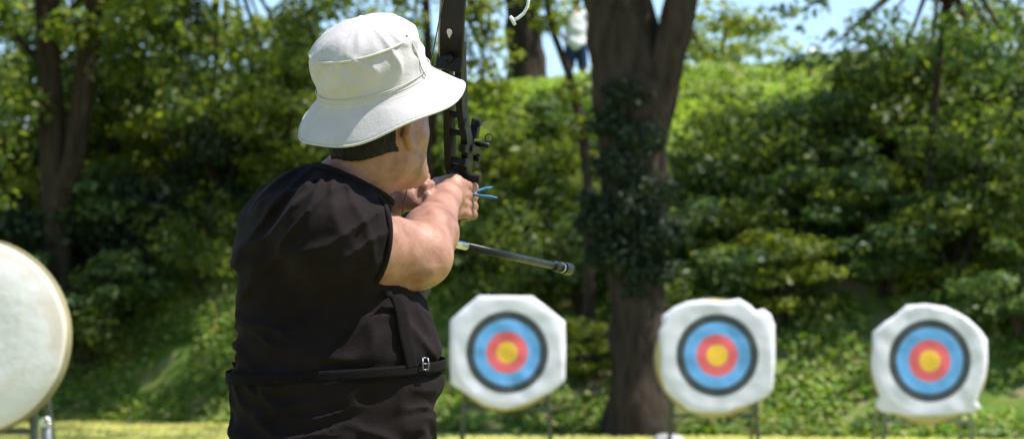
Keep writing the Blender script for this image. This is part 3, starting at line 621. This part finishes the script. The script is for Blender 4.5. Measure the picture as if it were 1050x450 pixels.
# eyes
for s in (1, -1):
    bm = bmesh.new(); bmesh.ops.create_uvsphere(bm, u_segments=14, v_segments=10, radius=.0125); me = bm_mesh('eye', bm); e = link('eye', me, M['eye'], archer); e.location = V(H(s * .031, .083, -.002)) ; 
    bm = bmesh.new(); bmesh.ops.create_uvsphere(bm, u_segments=10, v_segments=8, radius=.0062); ir_ = link('iris', bm_mesh('iris', bm), M['hair'], e); ir_.location = V(hf2 * .0085)
# hair under the hat
fh0 = union([ell(H(0, -.004, .006), (.084, .107, .112), HR, .01), seg(H(0, -.055, -.03), H(0, -.052, -.062), .056, .05, .03)])
def fhair(p):
    q = (p - HC) @ HR.T; d = fh0(p); cut = np.maximum(q[:, 1] + .02 - np.clip(q[:, 2], 0, 1) * .6, -(q[:, 2] + .040 + .02 * np.sin(q[:, 0] * 60) * .2)); ear = -(np.linalg.norm((q - np.array((.086, -.012, -.01))) * np.array((1, 1, .8)), axis=1) - .034)
    return np.maximum(np.maximum(d, cut), ear) + (vnoise(p, 130, 2) - .5) * .004
v, Q = extract(fhair, HC - .15, HC + .15, .004, 3); link('hair', mesh_np('hair', v, Q), M['hair'], archer)

# shirt
cuff_dir = (ER - SR) / np.linalg.norm(ER - SR); cuffR = SR + cuff_dir * .097; cut_n = np.array((.84, .52, -.12)); cut_n /= np.linalg.norm(cut_n)
cl_dir = (EL - SL) / np.linalg.norm(EL - SL); cuffL = SL + cl_dir * .19
def sleeve(a, b_, r1, r2, cut, cd):
    f, _ = seg(a, b_, r1, r2)
    return (lambda p: np.maximum(f(p), (p - cut) @ cd - .02 * 0)), .035
ztop = P(0, 160, 4.68)[2]
core = union([(torso(0, ztop, .80), .02), seg(P(307, 207, 4.70), P(368, 218, 4.68), .05, .055, .05), seg(NB + np.array((-.01, -.005, -.03)), HC + np.array((-.012, -.012, -.03)), .09, .084, .03), ell(P(300, 250, 4.66), (.085, .09, .13), None, .05), ell(P(355, 262, 4.64), (.075, .085, .12), None, .05), ell(P(345, 380, 4.70), (.19, .14, .16), None, .05), ell(HIP + np.array((0, 0, -.03)), (.185, .15, .14), None, .03),
  sleeve(SR, ER, .096, .087, cuffR, cut_n), sleeve(SL, EL, .086, .076, cuffL, cl_dir)])
hole = union([seg(NB + np.array((-.01, -.005, -.02)), HC + np.array((-.012, -.012, -.03)), .078, .075, .01), seg(cuffR - cuff_dir * .035, ER, .076, .072, .01), seg(cuffL - cl_dir * .03, EL, .064, .062, .01)])
neck_n = np.array((.46, .10, 1)); neck_n /= np.linalg.norm(neck_n); neck_p = P(355, 184, 4.68)
AP = P(395, 285, 4.62); SHL = P(285, 200, 4.62)
def folds(p):
    dz = p[:, 2]; out = np.zeros(len(p))
    # drag folds fanning from the right armpit
    for (c, f0, amp, rad, tw, sd_) in ((AP, 13, .008, .16, .9, 0.), (P(335, 140, 4.6), 30, .014, 0.20, .4, 1.), (P(225, 350, 4.62), 20, .012, .15, -.6, 2.), (P(455, 320, 4.62), 16, .007, .12, .8, 3.)):
        d = p - c; r = np.linalg.norm(d, axis=1) + 1e-6; an = np.arctan2(d[:, 2], d[:, 0]); wob = (vnoise(p, 9, int(sd_) + 3) - .5) * 1.1
        s = np.sin(an * f0 * .42 + wob * 4 + r * 12 * tw + sd_ * 2); out += 1.35 * amp * np.clip(1.02 - np.sqrt(s * s + .03), 0, 1) ** 1.5 * np.exp(-(r / rad) ** 2) * np.clip((r - .06) / .06, 0, 1)
    q = p * np.array((14, 10, 30)) + (vnoise(p, 7, 9)[:, None] - .5) * np.array((0, 0, 3.)); n1 = vnoise(q, 1, 11); out += .014 * (1 - np.sqrt((n1 * 2 - 1) ** 2 + .01) * .99) ** 3 * np.clip((1.22 - dz) * 8, .15, 1)
    q = p @ np.array(((.8, 0, .6), (0, 1, 0), (-.6, 0, .8))).T * np.array((9, 8, 34)); n2 = vnoise(q, 1, 12); out += .018 * (1 - np.sqrt((n2 * 2 - 1) ** 2 + .01) * .99) ** 3 * np.clip((dz - 1.15) * 8, 0, 1)
    out += (vnoise(p, 12, 5) - .5) * .006
    fade = np.clip(-((p - cuffR) @ cut_n) / .035, 0, 1) * (np.linalg.norm(p - cuffR, axis=1) < .14) + (np.linalg.norm(p - cuffR, axis=1) >= .14); fade2 = np.clip(-((p - neck_p) @ neck_n - .0) / .03, 0, 1)
    return out * (.1 + .9 * fade) * fade2
def fshirt(p):
    d = core(p) + .007 - folds(p)
    # belt pulls the cloth in
    bz = P(0, 376, 4.68)[2]; d = d + .006 * np.exp(-((p[:, 2] - bz) / .012) ** 2)
    d = np.maximum(d, -(hole(p))); d = np.maximum(d, (p - neck_p) @ neck_n); hem = .80 - p[:, 2] + .01 * np.sin(p[:, 0] * 20); return np.maximum(d, hem)
v, Q = extract(fshirt, (-.66, 4.40, .76), (-.06, 5.1, 1.56), .005, 3); v = lap(v, Q, 4, .45); shirt = link('shirt', mesh_np('shirt', v, Q), M['shirt'], archer)
# collar ring and cuff hem
def proj_ring(pts, f, iso, it=8):
    v = np.array(pts)
    for _ in range(it): v = project(f, v, .03, iso)
    return v
def ribbon(path, f, width, th, closed=False, iso=.0018):
    path = np.array(path); n = len(path); tg = np.roll(path, -1, 0) - np.roll(path, 1, 0)
    if not closed: tg[0] = path[1] - path[0]; tg[-1] = path[-1] - path[-2]
    tg /= np.linalg.norm(tg, axis=1)[:, None]; path = proj_ring(path, f, iso); g = grad(f, path, .006); g /= np.linalg.norm(g, axis=1)[:, None]; sdw = np.cross(g, tg); rows = []
    for k in np.linspace(-.5, .5, 5): q = path + sdw * width * k; q = proj_ring(q, f, iso, 4); rows.append(q)
    rows = np.array(rows); gn = g[None] * th; top = rows + gn; bot = rows - gn * .6; allr = np.concatenate((top, bot[::-1])); m_ = len(allr); V_ = allr.transpose(1, 0, 2).reshape(-1, 3); fs = []
    for i in range(n - (0 if closed else 1)):
        j = (i + 1) % n
        for k in range(m_): fs.append((i * m_ + k, i * m_ + (k + 1) % m_, j * m_ + (k + 1) % m_, j * m_ + k))
    return mesh_np('ribbon', V_, fs)
fs_core = lambda p: core(p) - .0035
# belt all round, following a slight sag
ang = np.linspace(0, 2 * np.pi, 91)[:-1]; bz = P(0, 378, 4.68)[2]
path = [(-.34 + .25 * math.sin(t_), 4.70 - .2 * math.cos(t_), bz + .012 * math.sin(t_) - .012 * math.cos(t_)) for t_ in ang]
link('waist_strap', ribbon(path, fs_core, .021, .0012, True), M['strap'], archer)
def line3(pl, n=26):
    pl = [np.array(q) for q in pl]; out = []
    for i in range(len(pl) - 1):
        for k in range(n // (len(pl) - 1)): out.append(pl[i] + (pl[i + 1] - pl[i]) * k / (n // (len(pl) - 1)))
    return out + [pl[-1]]
link('shoulder_strap', ribbon(line3([P(418, 300, 4.56), P(422, 340, 4.56), P(430, 375, 4.56)]), fs_core, .026, .002), M['strap'], archer)
bk = P(434, 373, 4.60); bk = proj_ring([bk], fs_core, .006)[0]; gb = grad(fs_core, np.array([bk]))[0]; gb /= np.linalg.norm(gb); tb = np.cross(gb, up); tb /= np.linalg.norm(tb); ub = np.cross(tb, gb)
bm = bmesh.new()
for i in (-1, 1): tube(bm, [bk + tb * i * .011 + ub * .019 + gb * .004, bk + tb * i * .013 + gb * .006, bk + tb * i * .011 - ub * .019 + gb * .004], .0028, 8)
tube(bm, [bk - tb * .011 + ub * .019 + gb * .004, bk + tb * .011 + ub * .019 + gb * .004], .0026, 8); tube(bm, [bk - tb * .011 - ub * .019 + gb * .004, bk + tb * .011 - ub * .019 + gb * .004], .0026, 8); tube(bm, [bk - tb * .011 + gb * .006, bk + tb * .012 + gb * .008], .0024, 8)
for v_ in bm.verts: v_.co = V(bk) + (v_.co - V(bk)) * .58
link('buckle', bm_mesh('buckle', bm), M['buckle'], archer)
# collar rib
nu = np.cross(neck_n, (1, 0, 0)); nu /= np.linalg.norm(nu); nv = np.cross(neck_n, nu); hc_ = P(355, 184, 4.68)
f2 = lambda p: np.maximum(hole(p), -1)
ring = [hc_ + (nu * math.sin(t_) + nv * math.cos(t_)) * .08 for t_ in np.linspace(0, 6.2832, 49)[:-1]]
ring = proj_ring(ring, f2, .006, 8); ring = ring - neck_n[None] * (((ring - neck_p) @ neck_n)[:, None] + .004)
bm = bmesh.new(); tube(bm, list(ring) + [ring[0]], .0065, 8, False, 1.0); link('collar', bm_mesh('collar', bm), M['shirt'], archer)
s1, s2 = frame_of(V(cut_n)); s1, s2 = np.array(s1), np.array(s2)
ring = [cuffR + (s1 * math.sin(t_) + s2 * math.cos(t_)) * .09 for t_ in np.linspace(0, 6.2832, 49)[:-1]]; ring = proj_ring(ring, sleeve(SR, ER, .096, .087, cuffR + 1 * cut_n, cut_n)[0], -.002, 6); ring = ring - cut_n[None] * (((ring - cuffR) @ cut_n)[:, None] + .004)
bm = bmesh.new(); tube(bm, list(ring) + [ring[0]], .0058, 8, False); link('sleeve_hem', bm_mesh('sleeve_hem', bm), M['shirt'], archer)
# trousers, shoes
pr = [ell(HIP, (.165, .13, .14), None, .05)]
for hp, kn, an, s in legs: pr += [seg(hp, kn, .102, .074, .04), seg(kn, an + np.array((0, 0, .0)), .074, .062, .04)]
ftr = union(pr); ft2 = lambda p: np.maximum(ftr(p) - (vnoise(p * np.array((1, 1, 2)), 9, 4) - .5) * .012, .055 - p[:, 2])
v, Q = extract(ft2, (-.66, 4.45, .03), (-.05, 4.95, 1.1), .009, 3); link('trousers', mesh_np('trousers', v, Q), M['trousers'], archer)
for hp, kn, an, s in legs:
    fsho = union([seg(an + np.array((0, -.035, -.048)), an + np.array((s * .03, .16, -.054)), .045, .040, .03), seg(an + np.array((0, -.01, -.03)), an + np.array((0, -.01, .0)), .045, .05, .03)])
    f3 = lambda p: np.maximum(fsho(p), .004 - p[:, 2]); v, Q = extract(f3, an - .25, an + .25, .007, 2); link('shoe', mesh_np('shoe', v, Q), M['shoe'], archer)

# ------------------------------------------------------------------ bucket hat (worn: part of the person)
hax = V((-.235, -.40, .86)).normalized(); hx, hy = frame_of(hax); hb = V(P(384, 86, 4.67))
def hatpt(r, h, th):
    wob = 0.; k = max(0, (r - .11) / .055) if h < .01 else 0
    d = hx * math.cos(th) + hy * math.sin(th); w_ = k * (.003 * math.cos(th - math.atan2(V((1, .2, 0)).dot(hy), V((1, .2, 0)).dot(hx))) + .006 * math.sin(2 * th + .6) + .004 * math.sin(5 * th + 1.2))
    return hb + d * r + hax * (h + w_)
prof = [(.1665, -.051), (.1655, -.0475), (.159, -.041), (.151, -.0335), (.143, -.0265), (.135, -.019), (.127, -.0125), (.1195, -.0065), (.1145, -.001), (.1125, .006), (.1125, .013), (.1118, .022), (.1115, .033), (.111, .046), (.110, .058), (.1085, .070), (.1065, .082), (.1045, .091), (.1025, .097), (.099, .105), (.092, .115), (.081, .125), (.067, .1335), (.052, .140), (.035, .1448), (.018, .1475)]
prof = [((r if h < .02 else r * .975), (h if h < .02 else (.02 + (h - .02) * .86))) for r, h in prof]
nt_ = 160; vv = []
for (r, h) in prof:
    for k in range(nt_):
        th = 2 * math.pi * k / nt_; q = hatpt(r, h, th); n0 = (q - hb - hax * h).normalized(); dd = 0
        if r > .12:
            ph = (r - .12) / .0078; dd = -.0011 * (math.cos(ph * 6.2832) > .55)       # stitched rows
            q += hax * (dd + .002 * noise.noise(Vector((math.cos(th) * 3, math.sin(th) * 3, r * 30))))
        else:
            c_ = math.cos(th) ; fz = h + .012 * math.sin(th * 1.0 + .5)
            w1 = noise.noise(Vector((math.cos(th) * 2.2, math.sin(th) * 2.2, h * 26))); w2 = noise.noise(Vector((math.cos(th) * 4 + 9, math.sin(th) * 4, h * 55 + 4 * math.cos(th))))
            e = min(1, max(0, (h - .015) / .03)); dd = e * (.0075 * (1 - abs(w1) * 2.2) ** 2 * (1 if abs(w1) < .45 else 0) + .0035 * w2) - .0018 * (abs(h - .010) < .004) + .0015 * (abs(h - .0862) < .003)
            dd *= min(1, (r / .08) ** 2); top = max(0, (h - .085) / .034); q += n0 * dd * (1 - min(1, top)) + hax * (dd * .8 * min(1, top) - .003 * top * (math.exp(-((th - 3.6) / .9) ** 2)) )
        vv.append(tuple(q))
    if False: pass
vv.append(tuple(hb + hax * .1298)); fs_ = []
bm = bmesh.new(); bv = [bm.verts.new(q) for q in vv]
for i in range(len(prof) - 1):
    for k in range(nt_): bm.faces.new((bv[i * nt_ + k], bv[i * nt_ + (k + 1) % nt_], bv[(i + 1) * nt_ + (k + 1) % nt_], bv[(i + 1) * nt_ + k]))
l0 = (len(prof) - 1) * nt_
for k in range(nt_): bm.faces.new((bv[l0 + k], bv[l0 + (k + 1) % nt_], bv[-1]))
hat = link('bucket_hat', bm_mesh('bucket_hat', bm), M['hat'], archer); s_ = hat.modifiers.new('thick', 'SOLIDIFY'); s_.thickness = .0035; s_.offset = -1; hat.modifiers.new('sub', 'SUBSURF').render_levels = 1
def azof(v_): return math.atan2(V(v_).dot(hy), V(v_).dot(hx))
THS = [azof((math.sin(R(q)), math.cos(R(q)), 0)) for q in (118, 298)]
def hatline(name, pts, r): 
    bm = bmesh.new(); tube(bm, pts, r, 6); link(name, bm_mesh(name, bm), M['stitch'], hat)
for th in THS:
    pts = [hatpt(r + .0035, h, th) for r, h in prof[9:20]] ; hatline('side_seam', pts, .0016)
link_seam = [hatpt(.1034, .0860, 2 * math.pi * k / 60) for k in range(61)]; hatline('crown_seam', link_seam, .0028)
for h_, r0h in ((.0045, .1130), (.0135, .1131), (-.006, .1185)): hatline('stitch_row', [hatpt(r0h, h_, 2 * math.pi * k / 120) for k in range(121)], .0011)
hatline('brim_piping', [hatpt(.167, -.051, 2 * math.pi * k / 90) for k in range(91)], .0024)

# ------------------------------------------------------------------ bow (held: a thing of its own)
bow = empty('recurve_bow', V(G), 'black recurve bow held upright in the archer right hand, with sight and long stabiliser', 'bow')
cant = R(11); cu = u_ * math.cos(cant) + r_ * math.sin(cant); crr = r_ * math.cos(cant) - u_ * math.sin(cant)
def Bp(r, a, u): return crr * r + a_ * a + cu * u     # relative to G
SW = [(0, 0.), (.05, .0), (.12, -.045), (.2, -.105), (.28, -.158), (.34, -.187), (.42, -.215), (.52, -.24), (.62, -.25), (.72, -.25), (.80, -.235), (.85, -.205)]
swx = [q[0] for q in SW]; swy = [q[1] for q in SW]
def sw(u): return float(np.interp(abs(u), swx, swy))
bm = bmesh.new()                    # riser: lattice of two edge beams plus webs
us = np.linspace(-.31, .31, 42)
def beam(r0, wdt, dep, us, off=0):
    rows = []
    for u in us:
        rr_ = r0(u); rows.append([bm.verts.new(V(Bp(rr_ + wdt * i, sw(u) + off + dep * j, u))) for i, j in ((-1, -1), (1, -1), (1, 1), (-1, 1))])
    for A, B in zip(rows, rows[1:]):
        for k in range(4): bm.faces.new((A[k], A[(k + 1) % 4], B[(k + 1) % 4], B[k]))
    bm.faces.new(rows[0]); bm.faces.new(rows[-1][::-1])
win = lambda u: .012 * math.exp(-((u - .1) / .05) ** 4)
beam(lambda u: -.0145 + (.006 if abs(u) < .05 else 0) - win(u) * .2, .0072, .018, us)
beam(lambda u: .0145 - (.006 if abs(u) < .05 else 0) + win(u) * .6, .0072, .018, us)
for u in (-.30, -.27, -.235, -.19, -.15, -.10, -.06, .06, .075, .13, .165, .2, .235, .27, .30):
    box(bm, Bp(0, sw(u), u), (crr, a_, cu), (.0165 if abs(u) < .25 else .022, .013, .006), .0015)
box(bm, Bp(0, .0, 0), (crr, a_, cu), (.0135, .017, .06), .004)
riser = link('riser', bm_mesh('riser', bm, True, 30), M['blackmetal'], bow)
bm = bmesh.new(); tube(bm, [Bp(0, -.012, .05), Bp(0, -.02, .02), Bp(0, -.018, -.02), Bp(0, -.008, -.05)], [.012, .017, .018, .014], 14); link('grip', bm_mesh('grip', bm), M['rubber'], bow)
for s in (1, -1):
    bm = bmesh.new(); rows = []
    for u in np.linspace(.255, .85, 30):
        wd_ = np.interp(u, [.255, .3, .5, .75, .85], [.026, .028, .026, .014, .008]); th = np.interp(u, [.255, .85], [.0065, .003])
        rows.append([bm.verts.new(V(Bp(wd_ * i, sw(u) - .018 + th * j, s * u))) for i, j in ((-1, -.4), (-.92, -1), (.92, -1), (1, -.4), (1, .6), (.9, 1), (-.9, 1), (-1, .6))])
    for A, B in zip(rows, rows[1:]):
        for k in range(8): bm.faces.new((A[k], A[(k + 1) % 8], B[(k + 1) % 8], B[k]))
    bm.faces.new(rows[0]); bm.faces.new(rows[-1]); limb = link('limb', bm_mesh('limb', bm, True, 40), M['blackgloss'], bow)
    bm = bmesh.new(); tube(bm, [Bp(-np.interp(u, [.255, .3, .5, .75], [.0215, .0235, .0215, .011]), sw(u) - .0255, s * u) for u in np.linspace(.27, .74, 20)], .0016, 6); link('highlight_stripe', bm_mesh('highlight_stripe', bm), M['tan_highlight'], limb)  # tan strip imitating the bright highlight down the limb's left edge
    bm = bmesh.new(); box(bm, Bp(0, sw(.262) - .02, s * .262), (crr, a_, cu), (.0285, .012, .016), .004); link('limb_pocket', bm_mesh('limb_pocket', bm, True, 30), M['blackmetal'], riser)
    bm = bmesh.new(); tube(bm, [Bp(0, sw(.262) - .045, s * .27), Bp(0, sw(.262) - .02, s * .27)], [.009, .011], 14); link('limb_bolt', bm_mesh('limb_bolt', bm), M['blackmetal'], riser)
    if s == 1:                       # small printed marks low on the upper limb
        uu = .318; bm = bmesh.new(); pts = [(-.005, .007), (0, .009), (.005, .007), (.006, .001), (0, -.010), (-.006, .001)]
        A = [bm.verts.new(V(Bp(x_ - .001, sw(uu + y_) - .0255, uu + y_))) for x_, y_ in pts]; bm.faces.new(A); r2_ = bmesh.ops.extrude_face_region(bm, geom=bm.faces[:]); bmesh.ops.translate(bm, vec=V(-a_ * .0008), verts=[q for q in r2_['geom'] if isinstance(q, bmesh.types.BMVert)]); link('printed_mark', bm_mesh('printed_mark', bm, False), M['whiteprint'], limb)
        bm = bmesh.new()
        for x_ in (-.007, -.002, .004, .009): box(bm, Bp(x_, sw(.405) - .0262, .405), (crr, a_, cu), (.0016, .0006, .0022))
        link('printed_mark', bm_mesh('printed_mark', bm, False), M['whiteprint'], limb)
bm = bmesh.new(); tube(bm, [Bp(0, sw(.83) - .03, .83), Bp(0, -.275, .6), Bp(0, -.275, 0), Bp(0, -.275, -.6), Bp(0, sw(.83) - .03, -.83)], .0014, 6); link('bow_string', bm_mesh('bow_string', bm), M['string'], bow)
# stabiliser
s0 = P(467, 250, 5.12) - G; s1_ = P(584, 276, 5.78) - G; dv = (s1_ - s0); dv /= np.linalg.norm(dv); Ls = np.linalg.norm(s1_ - s0)
bm = bmesh.new(); tube(bm, [s0 + dv * .06, s0 + dv * (Ls - .1)], .0088, 16); stb = link('stabiliser', bm_mesh('stabiliser', bm), M['carbon'], bow)
bm = bmesh.new(); tube(bm, [Bp(0, sw(.1), -.1), s0 - dv * .01, s0 + dv * .07], [.012, .0085, .0085], 12); link('mount', bm_mesh('mount', bm), M['silver'], stb)
def lath(name, segs, m):
    bm = bmesh.new(); tube(bm, [s0 + dv * q for q, _ in segs], [r for _, r in segs], 18); link(name, bm_mesh(name, bm, True, 40), m, stb)
e = Ls
lath('damper', [(e - .115, .009), (e - .112, .0125), (e - .085, .0125), (e - .082, .0095), (e - .07, .0095), (e - .067, .0125), (e - .052, .0125), (e - .049, .0105)], M['blackmetal'])
lath('end_weight', [(e - .049, .0105), (e - .046, .0145), (e - .004, .0145), (e, .012)], M['carbon']); lath('collar_ring', [(e - .064, .0129), (e - .058, .0129)], M['silver'])
# sight on the right side of the riser
bm = bmesh.new(); box(bm, Bp(.022, .03 + sw(.12), .10), (crr, a_, cu), (.008, .05, .008), .0015); box(bm, Bp(.012, .055 + sw(.12), .11), (crr, a_, cu), (.006, .0055, .058), .001)
box(bm, Bp(.016, .05 + sw(.12), .14), (crr, a_, cu), (.010, .009, .013), .002); box(bm, Bp(.022, sw(.1), .098), (crr, a_, cu), (.008, .012, .011), .002); box(bm, Bp(.020, .0 + sw(.1), .072), (crr, a_, cu), (.009, .014, .009), .003); box(bm, Bp(.026, .02 + sw(.12), .105), (crr, a_, cu), (.0085, .010, .007), .002); box(bm, Bp(.018, -.004 + sw(.15), .15), (crr, a_, cu), (.008, .012, .012), .003); sg = link('sight', bm_mesh('sight', bm, True, 30), M['blackmetal'], bow)
for nm, r0_, r1_, aa, uu, rr_, mm in (('knob', .014, .052, .0, .045, .0095, 'blackmetal'), ('knob', .018, .050, .02, .118, .006, 'blackmetal'), ('knob', .018, .036, .02, .088, .009, 'blackmetal'), ('dial', .012, .022, -.02, .125, .010, 'silver'), ('dial', .014, .030, .0, .160, .008, 'blackmetal'), ('screw', -.002, .006, -.022, .165, .005, 'silver'), ('screw', .012, .02, -.02, .085, .0045, 'silver')):
    bm = bmesh.new(); tube(bm, [Bp(r0_, aa, uu), Bp(r0_ + .002, aa, uu), Bp(r1_ - .002, aa, uu), Bp(r1_, aa, uu)], [rr_ * .8, rr_, rr_, rr_ * .75], 14); link(nm, bm_mesh(nm, bm, True, 40), M[mm], sg)
bm = bmesh.new(); cc_ = V(Bp(.036, .05, .135)); tube(bm, [cc_ + V(crr) * math.cos(q) * .009 + V(cu) * math.sin(q) * .009 for q in np.linspace(0, 6.2832, 21)], .0014, 6); link('sight_ring', bm_mesh('sight_ring', bm), M['blackmetal'], sg)
# finger sling with two loose ends
bm = bmesh.new(); k0 = V(P(478, 197, 5.10) - G)
tube(bm, [V(Bp(-.03, .01, .01)), V(Bp(0, .055, .005)), V(Bp(.03, .045, .0)), k0], .0032, 8); link('sling', bm_mesh('sling', bm), M['blue_cord'], bow)
for px, py, D, ctl in ((505, 192, 5.13, (492, 195)), (510, 203, 5.09, (494, 201))):
    bm = bmesh.new(); e_ = V(P(px, py, D) - G); c_ = V(P(ctl[0], ctl[1], D) - G); tube(bm, [k0, k0.lerp(c_, .6) + Vector((0, 0, -.001)), c_, c_.lerp(e_, .5) + Vector((0, 0, .001)), e_], [.003, .0046, .005, .0048, .003], 8, True, .6); link('sling_end', bm_mesh('sling_end', bm), M['blue_cord'], bow)

# white hook hanging in from above
hk = V(P(533, -60, 5.3)); ho = None; bm = bmesh.new()
def hp_(a, b_, D=5.3): return V(P(a, b_, D))
zpath = [(545, -420), (543, -200), (541, -60), (541, -20), (542, 0), (541, 7), (537, 14), (531, 19), (526, 21)]
tube(bm, [hp_(*q) - hk for q in zpath], .0036, 10); tube(bm, [hp_(523, 17) - hk, hp_(526, 21) - hk, hp_(528, 26) - hk], [.0035, .0048, .0035], 10)
o = link('hook', bm_mesh('hook', bm), M['whitewire'], None, hk); tag(o, 'thin white curved hook hanging in from the top edge right of the bow', 'hook')

# ------------------------------------------------------------------ far person on the crest
PB = G0(591, 45.3); fz = P(0, 14, 45.3)[2] - 1.45 * 1.1; PB[2] = fz; far = empty('person', V(PB), 'person in a white top and navy shorts standing on the crest, hand on hip', 'person'); far.scale = (1.1, 1.1, 1.1)
def q3(x, y, z): return np.array((x, y, z))
arm = [seg(q3(-.17, 0, 1.42), q3(-.33, -.02, 1.18), .05, .04, .03), seg(q3(-.33, -.02, 1.18), q3(-.19, -.05, 1.0), .038, .028, .02), seg(q3(-.19, -.05, 1.0), q3(-.13, -.08, .98), .03, .02, .02), seg(q3(.17, 0, 1.42), q3(.30, -.02, 1.17), .05, .04, .03), seg(q3(.30, -.02, 1.17), q3(.18, -.05, 1.0), .038, .028, .02)]
lg = [];
for s in (-1, 1): lg += [seg(q3(s * .09, 0, .88), q3(s * .11, .02, .48), .085, .055, .04), seg(q3(s * .11, .02, .48), q3(s * .12, 0, .08), .055, .036, .03), seg(q3(s * .12, -.03, .04), q3(s * .13, .15, .03), .035, .026, .03)]
tor = [ell(q3(0, 0, 1.22), (.18, .11, .27), None, .05), ell(q3(0, 0, .95), (.16, .11, .12), None, .05), seg(q3(-.15, 0, 1.41), q3(.15, 0, 1.41), .06, .06, .05)]
f = union(tor + [seg(q3(0, 0, 1.42), q3(0, 0, 1.56), .055, .05, .03), ell(q3(0, .01, 1.64), (.075, .095, .115), None, .03), seg(q3(0, .09, 1.64), q3(0, .115, 1.61), .01, .012, .01)] + arm + lg)
v, Q = extract(f, (-.5, -.3, -.02), (.5, .35, 1.82), .013, 3); link('body', mesh_np('body', v, Q), M['skin'], far)
f = union([ell(q3(0, 0, 1.22), (.20, .13, .29), None, .05), ell(q3(0, 0, .95), (.2, .14, .16), None, .05), seg(q3(-.15, 0, 1.41), q3(.15, 0, 1.41), .075, .075, .05), seg(q3(-.17, 0, 1.42), q3(-.27, -.012, 1.27), .07, .066, .03), seg(q3(.17, 0, 1.42), q3(.26, -.012, 1.27), .07, .066, .03)])
f2_ = lambda p: np.maximum(np.maximum(f(p) - (vnoise(p, 8, 3) - .5) * .03, .82 - p[:, 2]), -(np.linalg.norm(p[:, :2], axis=1) - .075 + 10 * (p[:, 2] < 1.44)))
v, Q = extract(f2_, (-.5, -.3, .8), (.5, .35, 1.6), .012, 2); link('top', mesh_np('top', v, Q), M['tee_white'], far)
f4 = union([ell(q3(0, 0, .93), (.172, .125, .12), None, .05), seg(q3(.09, 0, .88), q3(.115, .02, .5), .105, .09, .03), seg(q3(-.09, 0, .88), q3(-.115, .02, .5), .105, .09, .03)]); f5 = lambda p: np.maximum(f4(p), .52 - p[:, 2])
v, Q = extract(f5, (-.4, -.3, .45), (.4, .3, 1.1), .012, 2); link('shorts', mesh_np('shorts', v, Q), M['shorts'], far)
f6 = union([ell(q3(0, -.008, 1.665), (.082, .1, .105), None, .01)]); f7 = lambda p: np.maximum(f6(p), p[:, 1] - .05 - (p[:, 2] - 1.66) * .8)
v, Q = extract(f7, (-.2, -.2, 1.5), (.2, .2, 1.85), .009, 2); link('hair', mesh_np('hair', v, Q), M['hair'], far)

for o in bpy.data.objects:
    if 'wspace' in o: del o['wspace']
